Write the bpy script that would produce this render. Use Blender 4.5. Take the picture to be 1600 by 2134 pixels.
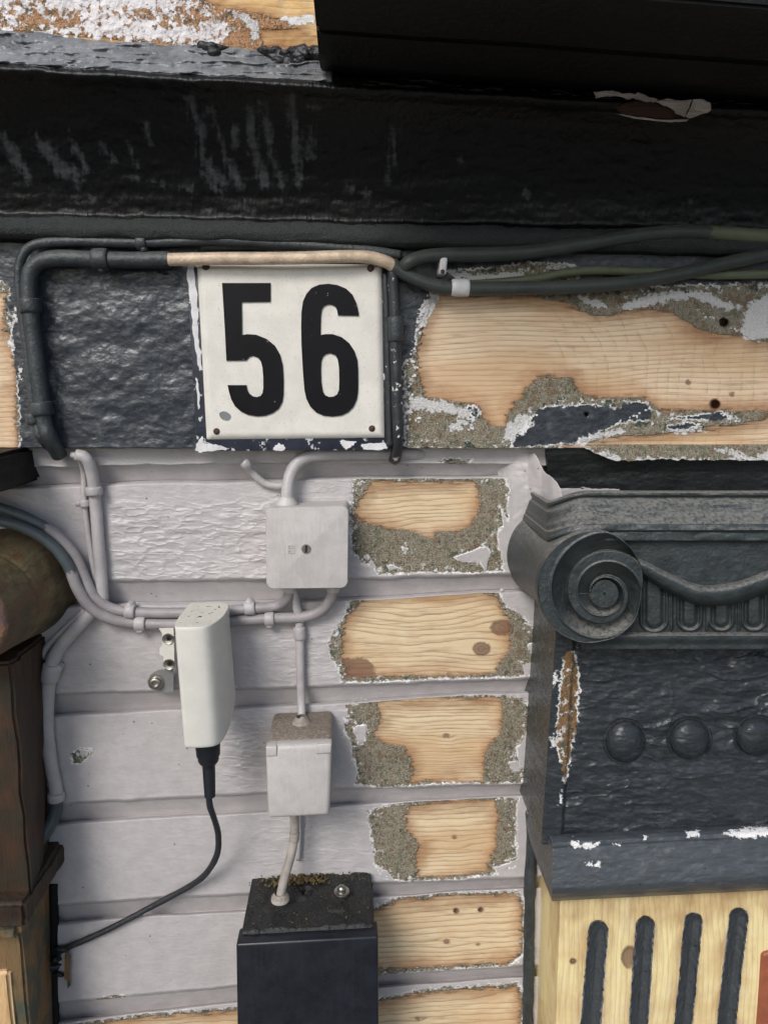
import bpy, bmesh, math, random
import numpy as np
from mathutils import Vector, Matrix, Euler

for _o in list(bpy.data.objects):
    bpy.data.objects.remove(_o)
scene = bpy.context.scene
R = math.radians

# ------------------------------------------------------------------ camera
CAM = np.array([0.0, -0.8, 1.8])
PITCH, YAW = 10.0, 2.5
FPX = 1600.0
cam_data = bpy.data.cameras.new("camera")
cam = bpy.data.objects.new("camera", cam_data)
scene.collection.objects.link(cam)
cam.location = CAM
cam.rotation_euler = (R(90 - PITCH), 0, R(-YAW))
cam_data.sensor_fit = 'VERTICAL'
cam_data.sensor_height = 36.0
cam_data.lens = FPX / 2134 * 36.0
cam_data.clip_start = 0.01
cam_data.clip_end = 500
scene.camera = cam
ROT = np.array(Euler((R(90 - PITCH), 0, R(-YAW))).to_matrix())

# ------------------------------------------------------------------ world, sun, exposure
SUN_DIR = Vector((-0.36, -0.72, 0.64)).normalized()
world = bpy.data.worlds.new("World")
scene.world = world
world.use_nodes = True
wn = world.node_tree
for n in list(wn.nodes):
    wn.nodes.remove(n)
sky = wn.nodes.new('ShaderNodeTexSky')
sky.sky_type = 'NISHITA'
sky.sun_disc = False
sky.sun_elevation = math.asin(SUN_DIR.z)
sky.sun_rotation = math.atan2(SUN_DIR.x, SUN_DIR.y)
sky.air_density = 1.0
sky.dust_density = 1.6
sky.ozone_density = 1.0
bg = wn.nodes.new('ShaderNodeBackground')
bg.inputs['Strength'].default_value = 0.09
wo = wn.nodes.new('ShaderNodeOutputWorld')
wn.links.new(sky.outputs[0], bg.inputs[0])
wn.links.new(bg.outputs[0], wo.inputs[0])
sun_data = bpy.data.lights.new("sun", 'SUN')
sun_data.energy = 1.5
sun_data.angle = R(22)
sun_data.color = (1.0, 0.975, 0.95)
sun = bpy.data.objects.new("sun", sun_data)
scene.collection.objects.link(sun)
sun.rotation_euler = (-SUN_DIR).to_track_quat('-Z', 'Y').to_euler()
sun.location = (-2, -3, 5)
scene.view_settings.view_transform = 'Standard'
scene.view_settings.look = 'None'
scene.view_settings.gamma = 1.0
scene.view_settings.use_curve_mapping = False
scene.view_settings.exposure = 0.55
scene.render.engine = 'CYCLES'
scene.cycles.use_denoising = True
scene.cycles.max_bounces = 5
scene.cycles.adaptive_threshold = 0.03

# ------------------------------------------------------------------ helpers: geometry
COL = scene.collection
random.seed(5)


def lerp(a, b, t):
    return a + (b - a) * t


def sm(t):
    t = np.clip(t, 0, 1)
    return t * t * (3 - 2 * t)


def PV(px, py, d):
    """photo pixel + distance in front of the wall plane -> points (...,3)"""
    px, py, d = np.broadcast_arrays(np.asarray(px, float), np.asarray(py, float), np.asarray(d, float))
    v = np.stack([(px - 800) / FPX, -(py - 1067) / FPX, -np.ones_like(px)], -1)
    w = v @ ROT.T
    t = (-d - CAM[1]) / w[..., 1]
    return CAM + w * t[..., None]


def P(px, py, d=0.0):
    return Vector(PV(px, py, d).tolist())


def unit(d):
    return 0.0005 * (0.8 - d) / 0.8


def hash3(ix, iy, iz):
    h = (ix.astype(np.uint32) * np.uint32(374761393) + iy.astype(np.uint32) * np.uint32(668265263)
         + iz.astype(np.uint32) * np.uint32(2147483647 - 95))
    h = (h ^ (h >> np.uint32(13))) * np.uint32(1274126177)
    h = h ^ (h >> np.uint32(16))
    return (h & np.uint32(0xFFFFFF)).astype(np.float64) / float(0xFFFFFF)


def vnoise(x, y, seed=0):
    x, y = np.broadcast_arrays(np.asarray(x, float), np.asarray(y, float))
    ix, iy = np.floor(x).astype(np.int64), np.floor(y).astype(np.int64)
    fx, fy = x - ix, y - iy
    fx = fx * fx * fx * (fx * (fx * 6 - 15) + 10)
    fy = fy * fy * fy * (fy * (fy * 6 - 15) + 10)
    s = np.full_like(ix, seed)
    a = hash3(ix, iy, s); b = hash3(ix + 1, iy, s)
    c = hash3(ix, iy + 1, s); e = hash3(ix + 1, iy + 1, s)
    return (a * (1 - fx) + b * fx) * (1 - fy) + (c * (1 - fx) + e * fx) * fy


def fbm(x, y, seed=0, octv=4, gain=0.5):
    """-1..1"""
    s, a, tot = 0.0, 1.0, 0.0
    for k in range(octv):
        s = s + a * (vnoise(x * 2 ** k + 17.3 * k, y * 2 ** k - 9.1 * k, seed + 7 * k) * 2 - 1)
        tot += a
        a *= gain
    return s / tot


def ridged(x, y, seed=0, octv=3):
    return 1 - np.abs(fbm(x, y, seed, octv)) * 2.2


def sdpoly(X, Y, poly):
    """signed distance in px, positive inside"""
    pts = np.asarray(poly, float)
    x0, y0 = pts[:, 0].min() - 60, pts[:, 1].min() - 60
    x1, y1 = pts[:, 0].max() + 60, pts[:, 1].max() + 60
    out = np.full(X.shape, -60.0)
    m = (X > x0) & (X < x1) & (Y > y0) & (Y < y1)
    if not m.any():
        return out
    x, y = X[m], Y[m]
    best = np.full(x.shape, 1e9)
    inside = np.zeros(x.shape, bool)
    n = len(pts)
    for i in range(n):
        ax, ay = pts[i]
        bx, by = pts[(i + 1) % n]
        dx, dy = bx - ax, by - ay
        t = np.clip(((x - ax) * dx + (y - ay) * dy) / (dx * dx + dy * dy + 1e-9), 0, 1)
        best = np.minimum(best, (x - ax - t * dx) ** 2 + (y - ay - t * dy) ** 2)
        c = (ay > y) != (by > y)
        xi = ax + (y - ay) * dx / (dy if abs(dy) > 1e-9 else 1e-9)
        inside ^= c & (x < xi)
    s = np.sqrt(best)
    out[m] = np.where(inside, s, -s)
    return np.maximum(out, -60)


def sdmany(X, Y, polys):
    out = np.full(X.shape, -60.0)
    for p in polys:
        out = np.maximum(out, sdpoly(X, Y, p))
    return out


def sdcaps(X, Y, segs):
    """segs: list of (polyline, r0, r1) -> px distance, positive inside"""
    out = np.full(X.shape, -60.0)
    for pts, r0, r1 in segs:
        n = len(pts) - 1
        for i in range(n):
            ax, ay = pts[i]; bx, by = pts[i + 1]
            dx, dy = bx - ax, by - ay
            t = np.clip(((X - ax) * dx + (Y - ay) * dy) / (dx * dx + dy * dy + 1e-9), 0, 1)
            r = r0 + (r1 - r0) * (i + t) / n
            out = np.maximum(out, r - np.hypot(X - ax - t * dx, Y - ay - t * dy))
    return out


ATTRS = ("peel", "wood", "grain", "white", "knot", "arc")


def new_obj(name, me, mat, parent=None):
    ob = bpy.data.objects.new(name, me)
    COL.objects.link(ob)
    if mat is not None and me is not None:
        me.materials.append(mat)
    if parent is not None:
        ob.parent = parent
    return ob


def thing(name, label, cat, loc=(0, 0, 0), group=None):
    o = bpy.data.objects.new(name, None)
    COL.objects.link(o)
    o.empty_display_size = 0.03
    o["label"] = label
    o["category"] = cat
    if group:
        o["group"] = group
    return o


def tag(o, label, cat, group=None):
    o["label"] = label
    o["category"] = cat
    if group:
        o["group"] = group
    return o


def grid_mesh(name, V, mat, parent=None, attrs=None, closed_rows=False, closed_cols=False, smooth=True, skip=None, flip=False):
    r, c = V.shape[:2]
    me = bpy.data.meshes.new(name)
    idx = np.arange(r * c).reshape(r, c)
    if closed_cols:
        idx = np.concatenate([idx, idx[:, :1]], 1)
    if closed_rows:
        idx = np.concatenate([idx, idx[:1, :]], 0)
    q = np.stack([idx[:-1, :-1], idx[1:, :-1], idx[1:, 1:], idx[:-1, 1:]], -1).reshape(-1, 4)
    if skip is not None:
        q = q[~skip.reshape(-1)]
    if flip:
        q = q[:, ::-1]
    me.vertices.add(r * c)
    me.vertices.foreach_set("co", V.reshape(-1).astype(np.float32))
    n = len(q)
    me.loops.add(n * 4)
    me.loops.foreach_set("vertex_index", q.reshape(-1).astype(np.int32))
    me.polygons.add(n)
    me.polygons.foreach_set("loop_start", np.arange(0, n * 4, 4, dtype=np.int32))
    me.polygons.foreach_set("loop_total", np.full(n, 4, np.int32))
    me.polygons.foreach_set("use_smooth", np.full(n, smooth, bool))
    me.update(calc_edges=True)
    put_attrs(me, attrs)
    return new_obj(name, me, mat, parent)


DEF = {"peel": -0.03, "wood": -0.03, "grain": 0.0, "white": -0.03, "knot": -0.03, "arc": 0.0}


def put_attrs(me, attrs=None):
    n = len(me.vertices)
    for k in ATTRS:
        a = me.attributes.new(k, 'FLOAT', 'POINT')
        v = DEF[k] if attrs is None or k not in attrs else attrs[k]
        arr = np.broadcast_to(np.asarray(v, np.float32).reshape(-1) if np.ndim(v) else np.float32(v), (n,)).astype(np.float32)
        a.data.foreach_set("value", np.ascontiguousarray(arr))


def sheet(name, X, Y, D, mat, parent=None, attrs=None, **kw):
    return grid_mesh(name, PV(X, Y, D), mat, parent, attrs, **kw)


def from_bm(name, bm, mat, parent=None, smooth=True, angle=None, attrs=None):
    me = bpy.data.meshes.new(name)
    bmesh.ops.recalc_face_normals(bm, faces=bm.faces)
    bm.to_mesh(me)
    bm.free()
    if smooth:
        me.polygons.foreach_set("use_smooth", np.ones(len(me.polygons), bool))
        if angle:
            me.set_sharp_from_angle(angle=R(angle))
    put_attrs(me, attrs)
    return new_obj(name, me, mat, parent)


def pbox(name, quad, d1, d0, mat, parent=None, bevel=0.002, seg=3, back=1.0, wob=0.0, cuts=0):
    """front face traced as four photo points (TL,TR,BR,BL) at d1, straight back to d0; back = size factor of the back"""
    f = [P(x, y, d1) for x, y in quad]
    c = sum(f, Vector()) / 4
    b = []
    for v in f:
        w = c + (v - c) * back
        b.append(Vector((w.x, -d0, w.z)))
    bm = bmesh.new()
    fv = [bm.verts.new(v) for v in f]
    bv = [bm.verts.new(v) for v in b]
    bm.faces.new(fv[::-1]); bm.faces.new(bv)
    for i in range(4):
        j = (i + 1) % 4
        bm.faces.new((fv[i], fv[j], bv[j], bv[i]))
    if bevel:
        bmesh.ops.bevel(bm, geom=list(bm.edges), offset=bevel, segments=seg, affect='EDGES', profile=0.5)
    if cuts:
        bmesh.ops.subdivide_edges(bm, edges=[e for e in bm.edges if e.calc_length() > 0.01], cuts=cuts, use_grid_fill=True)
    if wob:
        for v in bm.verts:
            v.co += Vector((random.uniform(-1, 1), random.uniform(-1, 1), random.uniform(-1, 1))) * wob
    return from_bm(name, bm, mat, parent, angle=40)


def bezier_round(pts, k=4):
    """Catmull-Rom closed resample of an outline"""
    p = np.asarray(pts, float); n = len(p); out = []
    for i in range(n):
        a, b, c, d = p[i - 1], p[i], p[(i + 1) % n], p[(i + 2) % n]
        for j in range(k):
            t = j / k
            out.append(0.5 * ((2 * b) + (-a + c) * t + (2 * a - 5 * b + 4 * c - d) * t * t + (-a + 3 * b - 3 * c + d) * t ** 3))
    return np.array(out)


def polyplate(name, outlines, d0, d1, mat, parent=None, bulge=0.0, smooth=False, jitter=0.0):
    """a flat plate of real thickness cut to the outlines (first outer, others holes)"""
    cu = bpy.data.curves.new("outline", 'CURVE')
    cu.dimensions = '2D'
    cu.fill_mode = 'BOTH'
    cu.extrude = 0.01
    for o in outlines:
        s = cu.splines.new('POLY')
        s.points.add(len(o) - 1)
        for i, (x, y) in enumerate(o):
            jx = random.uniform(-1, 1) * jitter
            jy = random.uniform(-1, 1) * jitter
            s.points[i].co = ((x + jx) * 0.001, (y + jy) * 0.001, 0, 1)
        s.use_cyclic_u = True
    tmp = bpy.data.objects.new("outline", cu)
    COL.objects.link(tmp)
    bpy.context.view_layer.update()
    dg = bpy.context.evaluated_depsgraph_get()
    me = bpy.data.meshes.new_from_object(tmp.evaluated_get(dg))
    bpy.data.objects.remove(tmp)
    bpy.data.curves.remove(cu)
    n = len(me.vertices)
    co = np.zeros(n * 3, np.float32)
    me.vertices.foreach_get("co", co)
    co = co.reshape(-1, 3)
    x, y, z = co[:, 0] * 1000, co[:, 1] * 1000, co[:, 2]
    d = np.where(z > 0, d1, d0)
    if bulge:
        cx, cy = x.mean(), y.mean()
        rr = np.hypot((x - cx) / (np.ptp(x) / 2 + 1), (y - cy) / (np.ptp(y) / 2 + 1))
        d = d + np.where(z > 0, bulge * rr, bulge * rr)
    V = PV(x, y, d)
    me.vertices.foreach_set("co", V.reshape(-1).astype(np.float32))
    me.name = name
    bm = bmesh.new()
    bm.from_mesh(me)
    bmesh.ops.remove_doubles(bm, verts=bm.verts, dist=1e-6)
    bpy.data.meshes.remove(me)
    return from_bm(name, bm, mat, parent, smooth=smooth, angle=35)


def lathe(name, center, prof, mat, parent=None, n=24, axis=(0, -1, 0), smooth=True, angle=50, squash=1.0):
    """prof: list of (radius, height along axis)"""
    ax = Vector(axis).normalized()
    q = Vector((0, 0, 1)).rotation_difference(ax)
    bm = bmesh.new()
    rings = []
    for r, h in prof:
        if r < 1e-7:
            rings.append([bm.verts.new(center + q @ Vector((0, 0, h)))])
        else:
            rings.append([bm.verts.new(center + q @ Vector((r * math.cos(2 * math.pi * i / n), squash * r * math.sin(2 * math.pi * i / n), h))) for i in range(n)])
    for a, b in zip(rings[:-1], rings[1:]):
        for i in range(n):
            j = (i + 1) % n
            if len(a) == 1 and len(b) == 1:
                continue
            if len(a) == 1:
                bm.faces.new((a[0], b[i], b[j]))
            elif len(b) == 1:
                bm.faces.new((a[i], a[j], b[0]))
            else:
                bm.faces.new((a[i], a[j], b[j], b[i]))
    return from_bm(name, bm, mat, parent, smooth=smooth, angle=angle)


def catmull(pts, step=6.0):
    p = np.asarray(pts, float)
    p = np.vstack([2 * p[0] - p[1], p, 2 * p[-1] - p[-2]])
    out = []
    for i in range(1, len(p) - 2):
        a, b, c, d = p[i - 1:i + 3]
        n = max(2, int(np.hypot(*(c - b)[:2]) / step))
        for j in range(n):
            t = j / n
            out.append(0.5 * (2 * b + (c - a) * t + (2 * a - 5 * b + 4 * c - d) * t * t + (3 * b - a - 3 * c + d) * t ** 3))
    out.append(p[-2])
    return np.array(out)


def tube(name, pts, r, d, mat, parent=None, sides=14, lump=0.06, seed=0, cut=None, attrs=None, cap=True, white=None, wood=None):
    """pts: photo points (x,y[,centre distance[,radius px]]); cut: arclength fraction after which 'peel' turns positive"""
    full = []
    for q in pts:
        x, y = q[0], q[1]
        dd = q[2] if len(q) > 2 else d
        rr = q[3] if len(q) > 3 else r
        full.append((x, y, dd * 10000, rr))
    c = catmull(full)
    x, y, dd, rr = c[:, 0], c[:, 1], c[:, 2] / 10000, c[:, 3]
    C = PV(x, y, dd)
    n = len(C)
    T = np.gradient(C, axis=0)
    T /= np.linalg.norm(T, axis=1)[:, None]
    N = np.zeros_like(C)
    ref = np.array([0, -1.0, 0])
    for i in range(n):
        v = ref - T[i] * np.dot(ref, T[i])
        if np.linalg.norm(v) < 1e-4:
            v = np.array([1.0, 0, 0]) - T[i] * T[i][0]
        N[i] = v / np.linalg.norm(v)
        ref = N[i]
    B = np.cross(T, N)
    s = np.concatenate([[0], np.cumsum(np.linalg.norm(np.diff(C, axis=0), axis=1))])
    ang = np.arange(sides) * 2 * math.pi / sides
    rad = rr * unit(dd)
    RR = rad[:, None] * (1 + lump * fbm(s[:, None] / 0.012 + seed * 3.7, np.broadcast_to(np.cos(ang) * 1.3, (n, sides)), seed, 3))
    V = C[:, None, :] + RR[..., None] * (N[:, None, :] * np.cos(ang)[None, :, None] + B[:, None, :] * np.sin(ang)[None, :, None])
    if cap:
        V = np.concatenate([np.broadcast_to(C[0], (1, sides, 3)), V, np.broadcast_to(C[-1], (1, sides, 3))], 0)
        s = np.concatenate([[0], s, [s[-1]]])
        n += 2
    at = {}
    if cut is not None:
        at["peel"] = np.broadcast_to(((s - cut * s[-1]))[:, None], (n, sides)).clip(-.03, .03)
    at.update(attrs or {})
    ob = grid_mesh(name, V, mat, parent, at, closed_cols=True, flip=True)
    bm = bmesh.new(); bm.from_mesh(ob.data)
    bmesh.ops.recalc_face_normals(bm, faces=bm.faces)
    bm.to_mesh(ob.data); bm.free()
    ob.data.polygons.foreach_set("use_smooth", np.ones(len(ob.data.polygons), bool))
    return ob


def clip(name, a, b, r, d, mat, parent, nail=None):
    """a moulded saddle clip wrapped over a cable between photo points a and b"""
    (x0, y0), (x1, y1) = a, b
    dx, dy = x1 - x0, y1 - y0
    pts = [(x0, y0, d, r * .80), (x0 + dx * .06, y0 + dy * .06, d, r * 1.0), (x0 + dx * .5, y0 + dy * .5, d, r * 1.05), (x0 + dx * .94, y0 + dy * .94, d, r * 1.0), (x1, y1, d, r * .80)]
    o = tube(name, pts, r, d, mat, parent, lump=0.05, seed=int(x0) % 50)
    if nail:
        nx, ny, nr = nail
        u = unit(d) * nr
        h = lathe("nail_head", P(nx, ny, d - 0.001), [(0, 0.006), (u * .6, 0.0055), (u, 0.004), (u, -0.006)], mat, o, n=12)
    return o


# ------------------------------------------------------------------ helpers: materials
def srgb(r, g, b):
    f = lambda c: c / 255 / 12.92 if c / 255 <= 0.04045 else ((c / 255 + 0.055) / 1.055) ** 2.4
    return (f(r), f(g), f(b), 1.0)


def mul(c, k):
    return (min(1, c[0] * k), min(1, c[1] * k), min(1, c[2] * k), 1.0)


class NT:
    def __init__(self, name):
        self.m = bpy.data.materials.new(name)
        self.m.use_nodes = True
        self.t = self.m.node_tree
        for n in list(self.t.nodes):
            self.t.nodes.remove(n)
        self.out = self.t.nodes.new('ShaderNodeOutputMaterial')
        self.b = self.t.nodes.new('ShaderNodeBsdfPrincipled')
        self.t.links.new(self.b.outputs[0], self.out.inputs[0])
        self.pos = self.t.nodes.new('ShaderNodeNewGeometry').outputs['Position']

    def _in(self, sock, v):
        if isinstance(v, bpy.types.NodeSocket):
            self.t.links.new(v, sock)
        elif v is not None:
            sock.default_value = v

    def m_(self, op, a, b=None, c=None, clamp=False):
        n = self.t.nodes.new('ShaderNodeMath')
        n.operation = op
        n.use_clamp = clamp
        self._in(n.inputs[0], a)
        if b is not None: self._in(n.inputs[1], b)
        if c is not None: self._in(n.inputs[2], c)
        return n.outputs[0]

    def attr(self, name):
        n = self.t.nodes.new('ShaderNodeAttribute')
        n.attribute_name = name
        return n.outputs['Fac']

    def vec(self, scale=(1, 1, 1), off=(0, 0, 0), rot=(0, 0, 0)):
        n = self.t.nodes.new('ShaderNodeMapping')
        self._in(n.inputs['Vector'], self.pos)
        n.inputs['Scale'].default_value = scale
        n.inputs['Location'].default_value = off
        n.inputs['Rotation'].default_value = rot
        return n.outputs[0]

    def noise(self, scale, detail=3, rough=0.55, v=None, dist=0.0):
        n = self.t.nodes.new('ShaderNodeTexNoise')
        self._in(n.inputs['Vector'], v if v is not None else self.pos)
        n.inputs['Scale'].default_value = scale
        n.inputs['Detail'].default_value = detail
        n.inputs['Roughness'].default_value = rough
        n.inputs['Distortion'].default_value = dist
        return n.outputs['Fac']

    def voronoi(self, scale, v=None, feature='F1'):
        n = self.t.nodes.new('ShaderNodeTexVoronoi')
        n.feature = feature
        self._in(n.inputs['Vector'], v if v is not None else self.pos)
        n.inputs['Scale'].default_value = scale
        return n.outputs['Distance']

    def ss(self, x, lo, hi):
        n = self.t.nodes.new('ShaderNodeMapRange')
        n.interpolation_type = 'SMOOTHSTEP'
        self._in(n.inputs['Value'], x)
        n.inputs['From Min'].default_value = lo
        n.inputs['From Max'].default_value = hi
        return n.outputs[0]

    def mix(self, f, a, b, mode='MIX'):
        n = self.t.nodes.new('ShaderNodeMix')
        n.data_type = 'RGBA'
        n.blend_type = mode
        self._in(n.inputs[0], f)
        self._in(n.inputs[6], a)
        self._in(n.inputs[7], b)
        return n.outputs[2]

    def mixf(self, f, a, b):
        n = self.t.nodes.new('ShaderNodeMix')
        self._in(n.inputs[0], f)
        self._in(n.inputs[2], a)
        self._in(n.inputs[3], b)
        return n.outputs[0]

    def up(self):
        n = self.t.nodes.new('ShaderNodeNewGeometry')
        s = self.t.nodes.new('ShaderNodeSeparateXYZ')
        self.t.links.new(n.outputs['True Normal'], s.inputs[0])
        return s.outputs[2]

    def done(self, color, rough, height=None, bump=1.0, metal=0.0, spec=0.5, coat=None):
        self._in(self.b.inputs['Base Color'], color)
        self._in(self.b.inputs['Roughness'], rough)
        self._in(self.b.inputs['Metallic'], metal)
        self._in(self.b.inputs['Specular IOR Level'], spec)
        if height is not None:
            n = self.t.nodes.new('ShaderNodeBump')
            n.inputs['Strength'].default_value = bump
            n.inputs['Distance'].default_value = 1.0
            self._in(n.inputs['Height'], height)
            self.t.links.new(n.outputs[0], self.b.inputs['Normal'])
        return self.m


def layered(name, paint, rough=0.45, white=srgb(238, 236, 232), residue=None, wood=None, late=None,
            paint_bump=1.0, stretch=(1, 1, 1), rim=1.0, flakes=1.0, dust=0.0, dustc=srgb(150, 142, 130),
            speck=0.5, whitec=None, edge=0.006, stripw=1.0, spec=0.5, wsoft=0.0003, walpha=1.0, arcs=0.5, linek=0.75, vary=1.0):
    """old paint over primer over weathered residue over fresh wood; the traced outlines arrive as distances on the mesh"""
    N = NT(name)
    residue = residue or [srgb(168, 159, 138), srgb(96, 88, 70), srgb(214, 208, 192)]
    wood = wood or srgb(224, 201, 164)
    late = late or srgb(122, 84, 52)
    peel, wd, gr, wh, kn, ar = (N.attr(a) for a in ATTRS)
    nA = N.noise(190, 4, 0.65)
    nB = N.noise(700, 3, 0.6)
    nC = N.noise(60, 3, 0.5)
    c1 = lambda n, k: N.m_('MULTIPLY', N.m_('SUBTRACT', n, 0.5), k)
    # masks
    e1 = N.m_('ADD', c1(nA, edge * 2.0), c1(nB, edge * 0.5))
    a = N.m_('ADD', peel, e1)
    exposed = N.ss(a, -0.0002, 0.0002)
    grainwise = N.noise(260, 3, 0.6, N.vec((0.16, 1, 1)) if stripw else N.vec((1, 1, 0.16)))
    b = N.m_('ADD', wd, N.m_('ADD', N.m_('ADD', c1(grainwise, 0.016), c1(nA, 0.006)), c1(nB, 0.003)))
    woodm = N.ss(b, -0.0008, 0.0012)
    bw = N.m_('ADD', wd, c1(N.noise(45, 4, 0.6, N.vec((0.35, 1, 1) if stripw else (1, 1, 0.35), (6, 1, 3))), 0.040))
    # paint
    pv = N.mix(N.ss(nC, 0.3, 0.7), mul(paint, 0.93), mul(paint, 1.04))
    pv = N.mix(N.m_('MULTIPLY', N.ss(nB, 0.64, 0.74), speck), pv, mul(paint, 0.45))
    pv = N.mix(N.m_('MULTIPLY', N.ss(N.noise(520, 5, 0.75, N.vec((0.55, 1, 1), (2, 2, 2))), 0.45, 0.80), speck * 0.6), pv, mul(paint, 0.62))
    pit = N.m_('MULTIPLY', N.m_('SUBTRACT', 1.0, N.ss(N.voronoi(75), 0.05, 0.10)), N.ss(N.noise(22, 2, 0.5, N.vec((1, 1, 1), (3, 3, 9))), 0.50, 0.56))
    pv = N.mix(N.m_('MULTIPLY', pit, min(1.0, speck * 2.2)), pv, mul(paint, 0.16))
    if dust:
        dn = N.noise(95, 5, 0.7, N.vec(stretch))
        pv = N.mix(N.m_('MULTIPLY', N.ss(dn, 0.50, 0.72), dust), pv, dustc)
    # residue
    rs = N.mix(N.ss(N.noise(900, 3, 0.7), 0.36, 0.60), residue[1], residue[0])
    rs = N.mix(N.ss(N.noise(1500, 2, 0.6), 0.56, 0.68), rs, residue[2])
    m1 = N.noise(85, 5, 0.7, N.vec((1, 1, 1), (11, 3, 7)))
    rs = N.mix(N.m_('MULTIPLY', N.ss(m1, 0.52, 0.62), 0.62 * vary), rs, srgb(118, 92, 64))
    rs = N.mix(N.m_('MULTIPLY', N.m_('SUBTRACT', 1.0, N.ss(m1, 0.38, 0.47)), 0.60 * vary), rs, srgb(92, 100, 72))
    rs = N.mix(N.m_('MULTIPLY', N.ss(N.noise(420, 4, 0.7, N.vec((1, 1, 0.5), (2, 9, 4))), 0.56, 0.66), 0.75 * vary), rs, srgb(64, 56, 44))
    g2 = N.noise(120, 3, 0.6, N.vec((1, 1, 1), (3.1, 0, 1.7)))
    green = N.m_('MULTIPLY', N.ss(g2, 0.57, 0.60), N.m_('SUBTRACT', 1.0, N.ss(a, 0.006, 0.011)))
    rs = N.mix(N.m_('MULTIPLY', green, 0.8 * flakes), rs, srgb(72, 82, 70))
    f2 = N.noise(150, 4, 0.7, N.vec((1, 1, 1), (8.1, 2.0, 4.7)))
    flk = N.m_('MULTIPLY', N.ss(f2, 0.575, 0.59), N.m_('SUBTRACT', 1.0, N.ss(a, 0.004, 0.012)))
    rs = N.mix(N.m_('MULTIPLY', flk, flakes), rs, white)
    # wood
    ph = N.m_('ADD', gr, c1(N.noise(40, 2, 0.5, N.vec((0.2, 1, 1) if stripw else (1, 1, 0.2))), 0.7))
    fr = N.m_('FRACT', ph)
    line = N.m_('MULTIPLY', N.m_('POWER', fr, 5.0), N.m_('SUBTRACT', 1.0, N.ss(fr, 0.95, 1.0)))
    fa = N.m_('FRACT', ar)
    arcl = N.m_('MULTIPLY', N.m_('POWER', fa, 5.0), N.ss(N.noise(300, 2, 0.6), 0.36, 0.62))
    fine = N.noise(420, 3, 0.6, N.vec((0.06, 1, 1) if stripw else (1, 1, 0.06)))
    wc = N.mix(N.m_('MULTIPLY', line, N.m_('ADD', 0.50, N.m_('MULTIPLY', N.ss(nC, 0.3, 0.75), linek))), wood, late)
    wc = N.mix(N.m_('MULTIPLY', N.m_('MULTIPLY', arcl, arcs), N.ss(nC, 0.30, 0.60)), wc, mul(late, 0.72))
    wc = N.mix(N.m_('MULTIPLY', N.ss(fine, 0.50, 0.72), 0.42), wc, mul(late, 0.85))
    wc = N.mix(N.m_('MULTIPLY', N.ss(nC, 0.45, 0.75), 0.30), wc, srgb(236, 222, 190))
    wc = N.mix(N.m_('MULTIPLY', N.ss(N.noise(17, 3, 0.55, N.vec((0.5, 1, 1), (1, 8, 5))), 0.46, 0.66), 0.42), wc, srgb(196, 152, 102))
    wc = N.mix(N.m_('MULTIPLY', N.m_('SUBTRACT', 1.0, N.ss(bw, -0.004, 0.019)), 0.70), wc, srgb(154, 108, 70))
    wc = N.mix(N.m_('MULTIPLY', N.m_('MULTIPLY', N.m_('SUBTRACT', 1.0, N.ss(b, 0.0, 0.0050)), N.ss(nA, 0.38, 0.60)), 0.75), wc, srgb(104, 72, 46))
    k2 = N.m_('ADD', kn, N.m_('ADD', c1(nA, 0.004), c1(nB, 0.003)))
    wc = N.mix(N.m_('MULTIPLY', N.ss(k2, -0.0012, 0.0010), 0.78), wc, srgb(110, 78, 62))
    col = N.mix(woodm, rs, wc)
    # rim of primer along the break of the paint
    rimn = N.ss(N.noise(80, 2, 0.5, N.vec((1, 1, 1), (1, 5, 2))), 0.38, 0.56)
    rimm = N.m_('MULTIPLY', N.m_('MULTIPLY', N.ss(a, -0.0014, -0.0006), N.m_('SUBTRACT', 1.0, N.ss(a, 0.0003, 0.0013))), N.m_('MULTIPLY', rimn, rim))
    col = N.mix(exposed, pv, col)
    col = N.mix(rimm, col, white)
    w2 = N.m_('ADD', wh, N.m_('ADD', c1(nA, 0.020), c1(nB, 0.006)))
    wm = N.m_('MULTIPLY', N.ss(w2, -wsoft, wsoft), walpha)
    wcol = N.mix(N.ss(nB, 0.35, 0.7), whitec or white, mul(whitec or white, 0.72))
    col = N.mix(wm, col, wcol)
    # relief
    hp = N.m_('MULTIPLY', N.noise(210, 4, 0.58, N.vec(stretch)), 0.0022 * paint_bump)
    hr = N.m_('ADD', N.m_('MULTIPLY', nB, 0.0026), N.m_('MULTIPLY', flk, 0.0007))
    hw = N.m_('ADD', N.m_('MULTIPLY', line, -0.00022), N.m_('MULTIPLY', fine, 0.0004))
    he = N.mixf(woodm, hr, N.m_('SUBTRACT', hw, 0.0002))
    h = N.mixf(exposed, N.m_('ADD', hp, 0.0011), he)
    h = N.m_('ADD', h, N.m_('MULTIPLY', wm, 0.0006))
    rg = N.mixf(exposed, N.m_('ADD', rough, c1(nA, 0.25)), 0.82)
    rg = N.mixf(wm, rg, 0.7)
    return N.done(col, rg, h, spec=spec)


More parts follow.
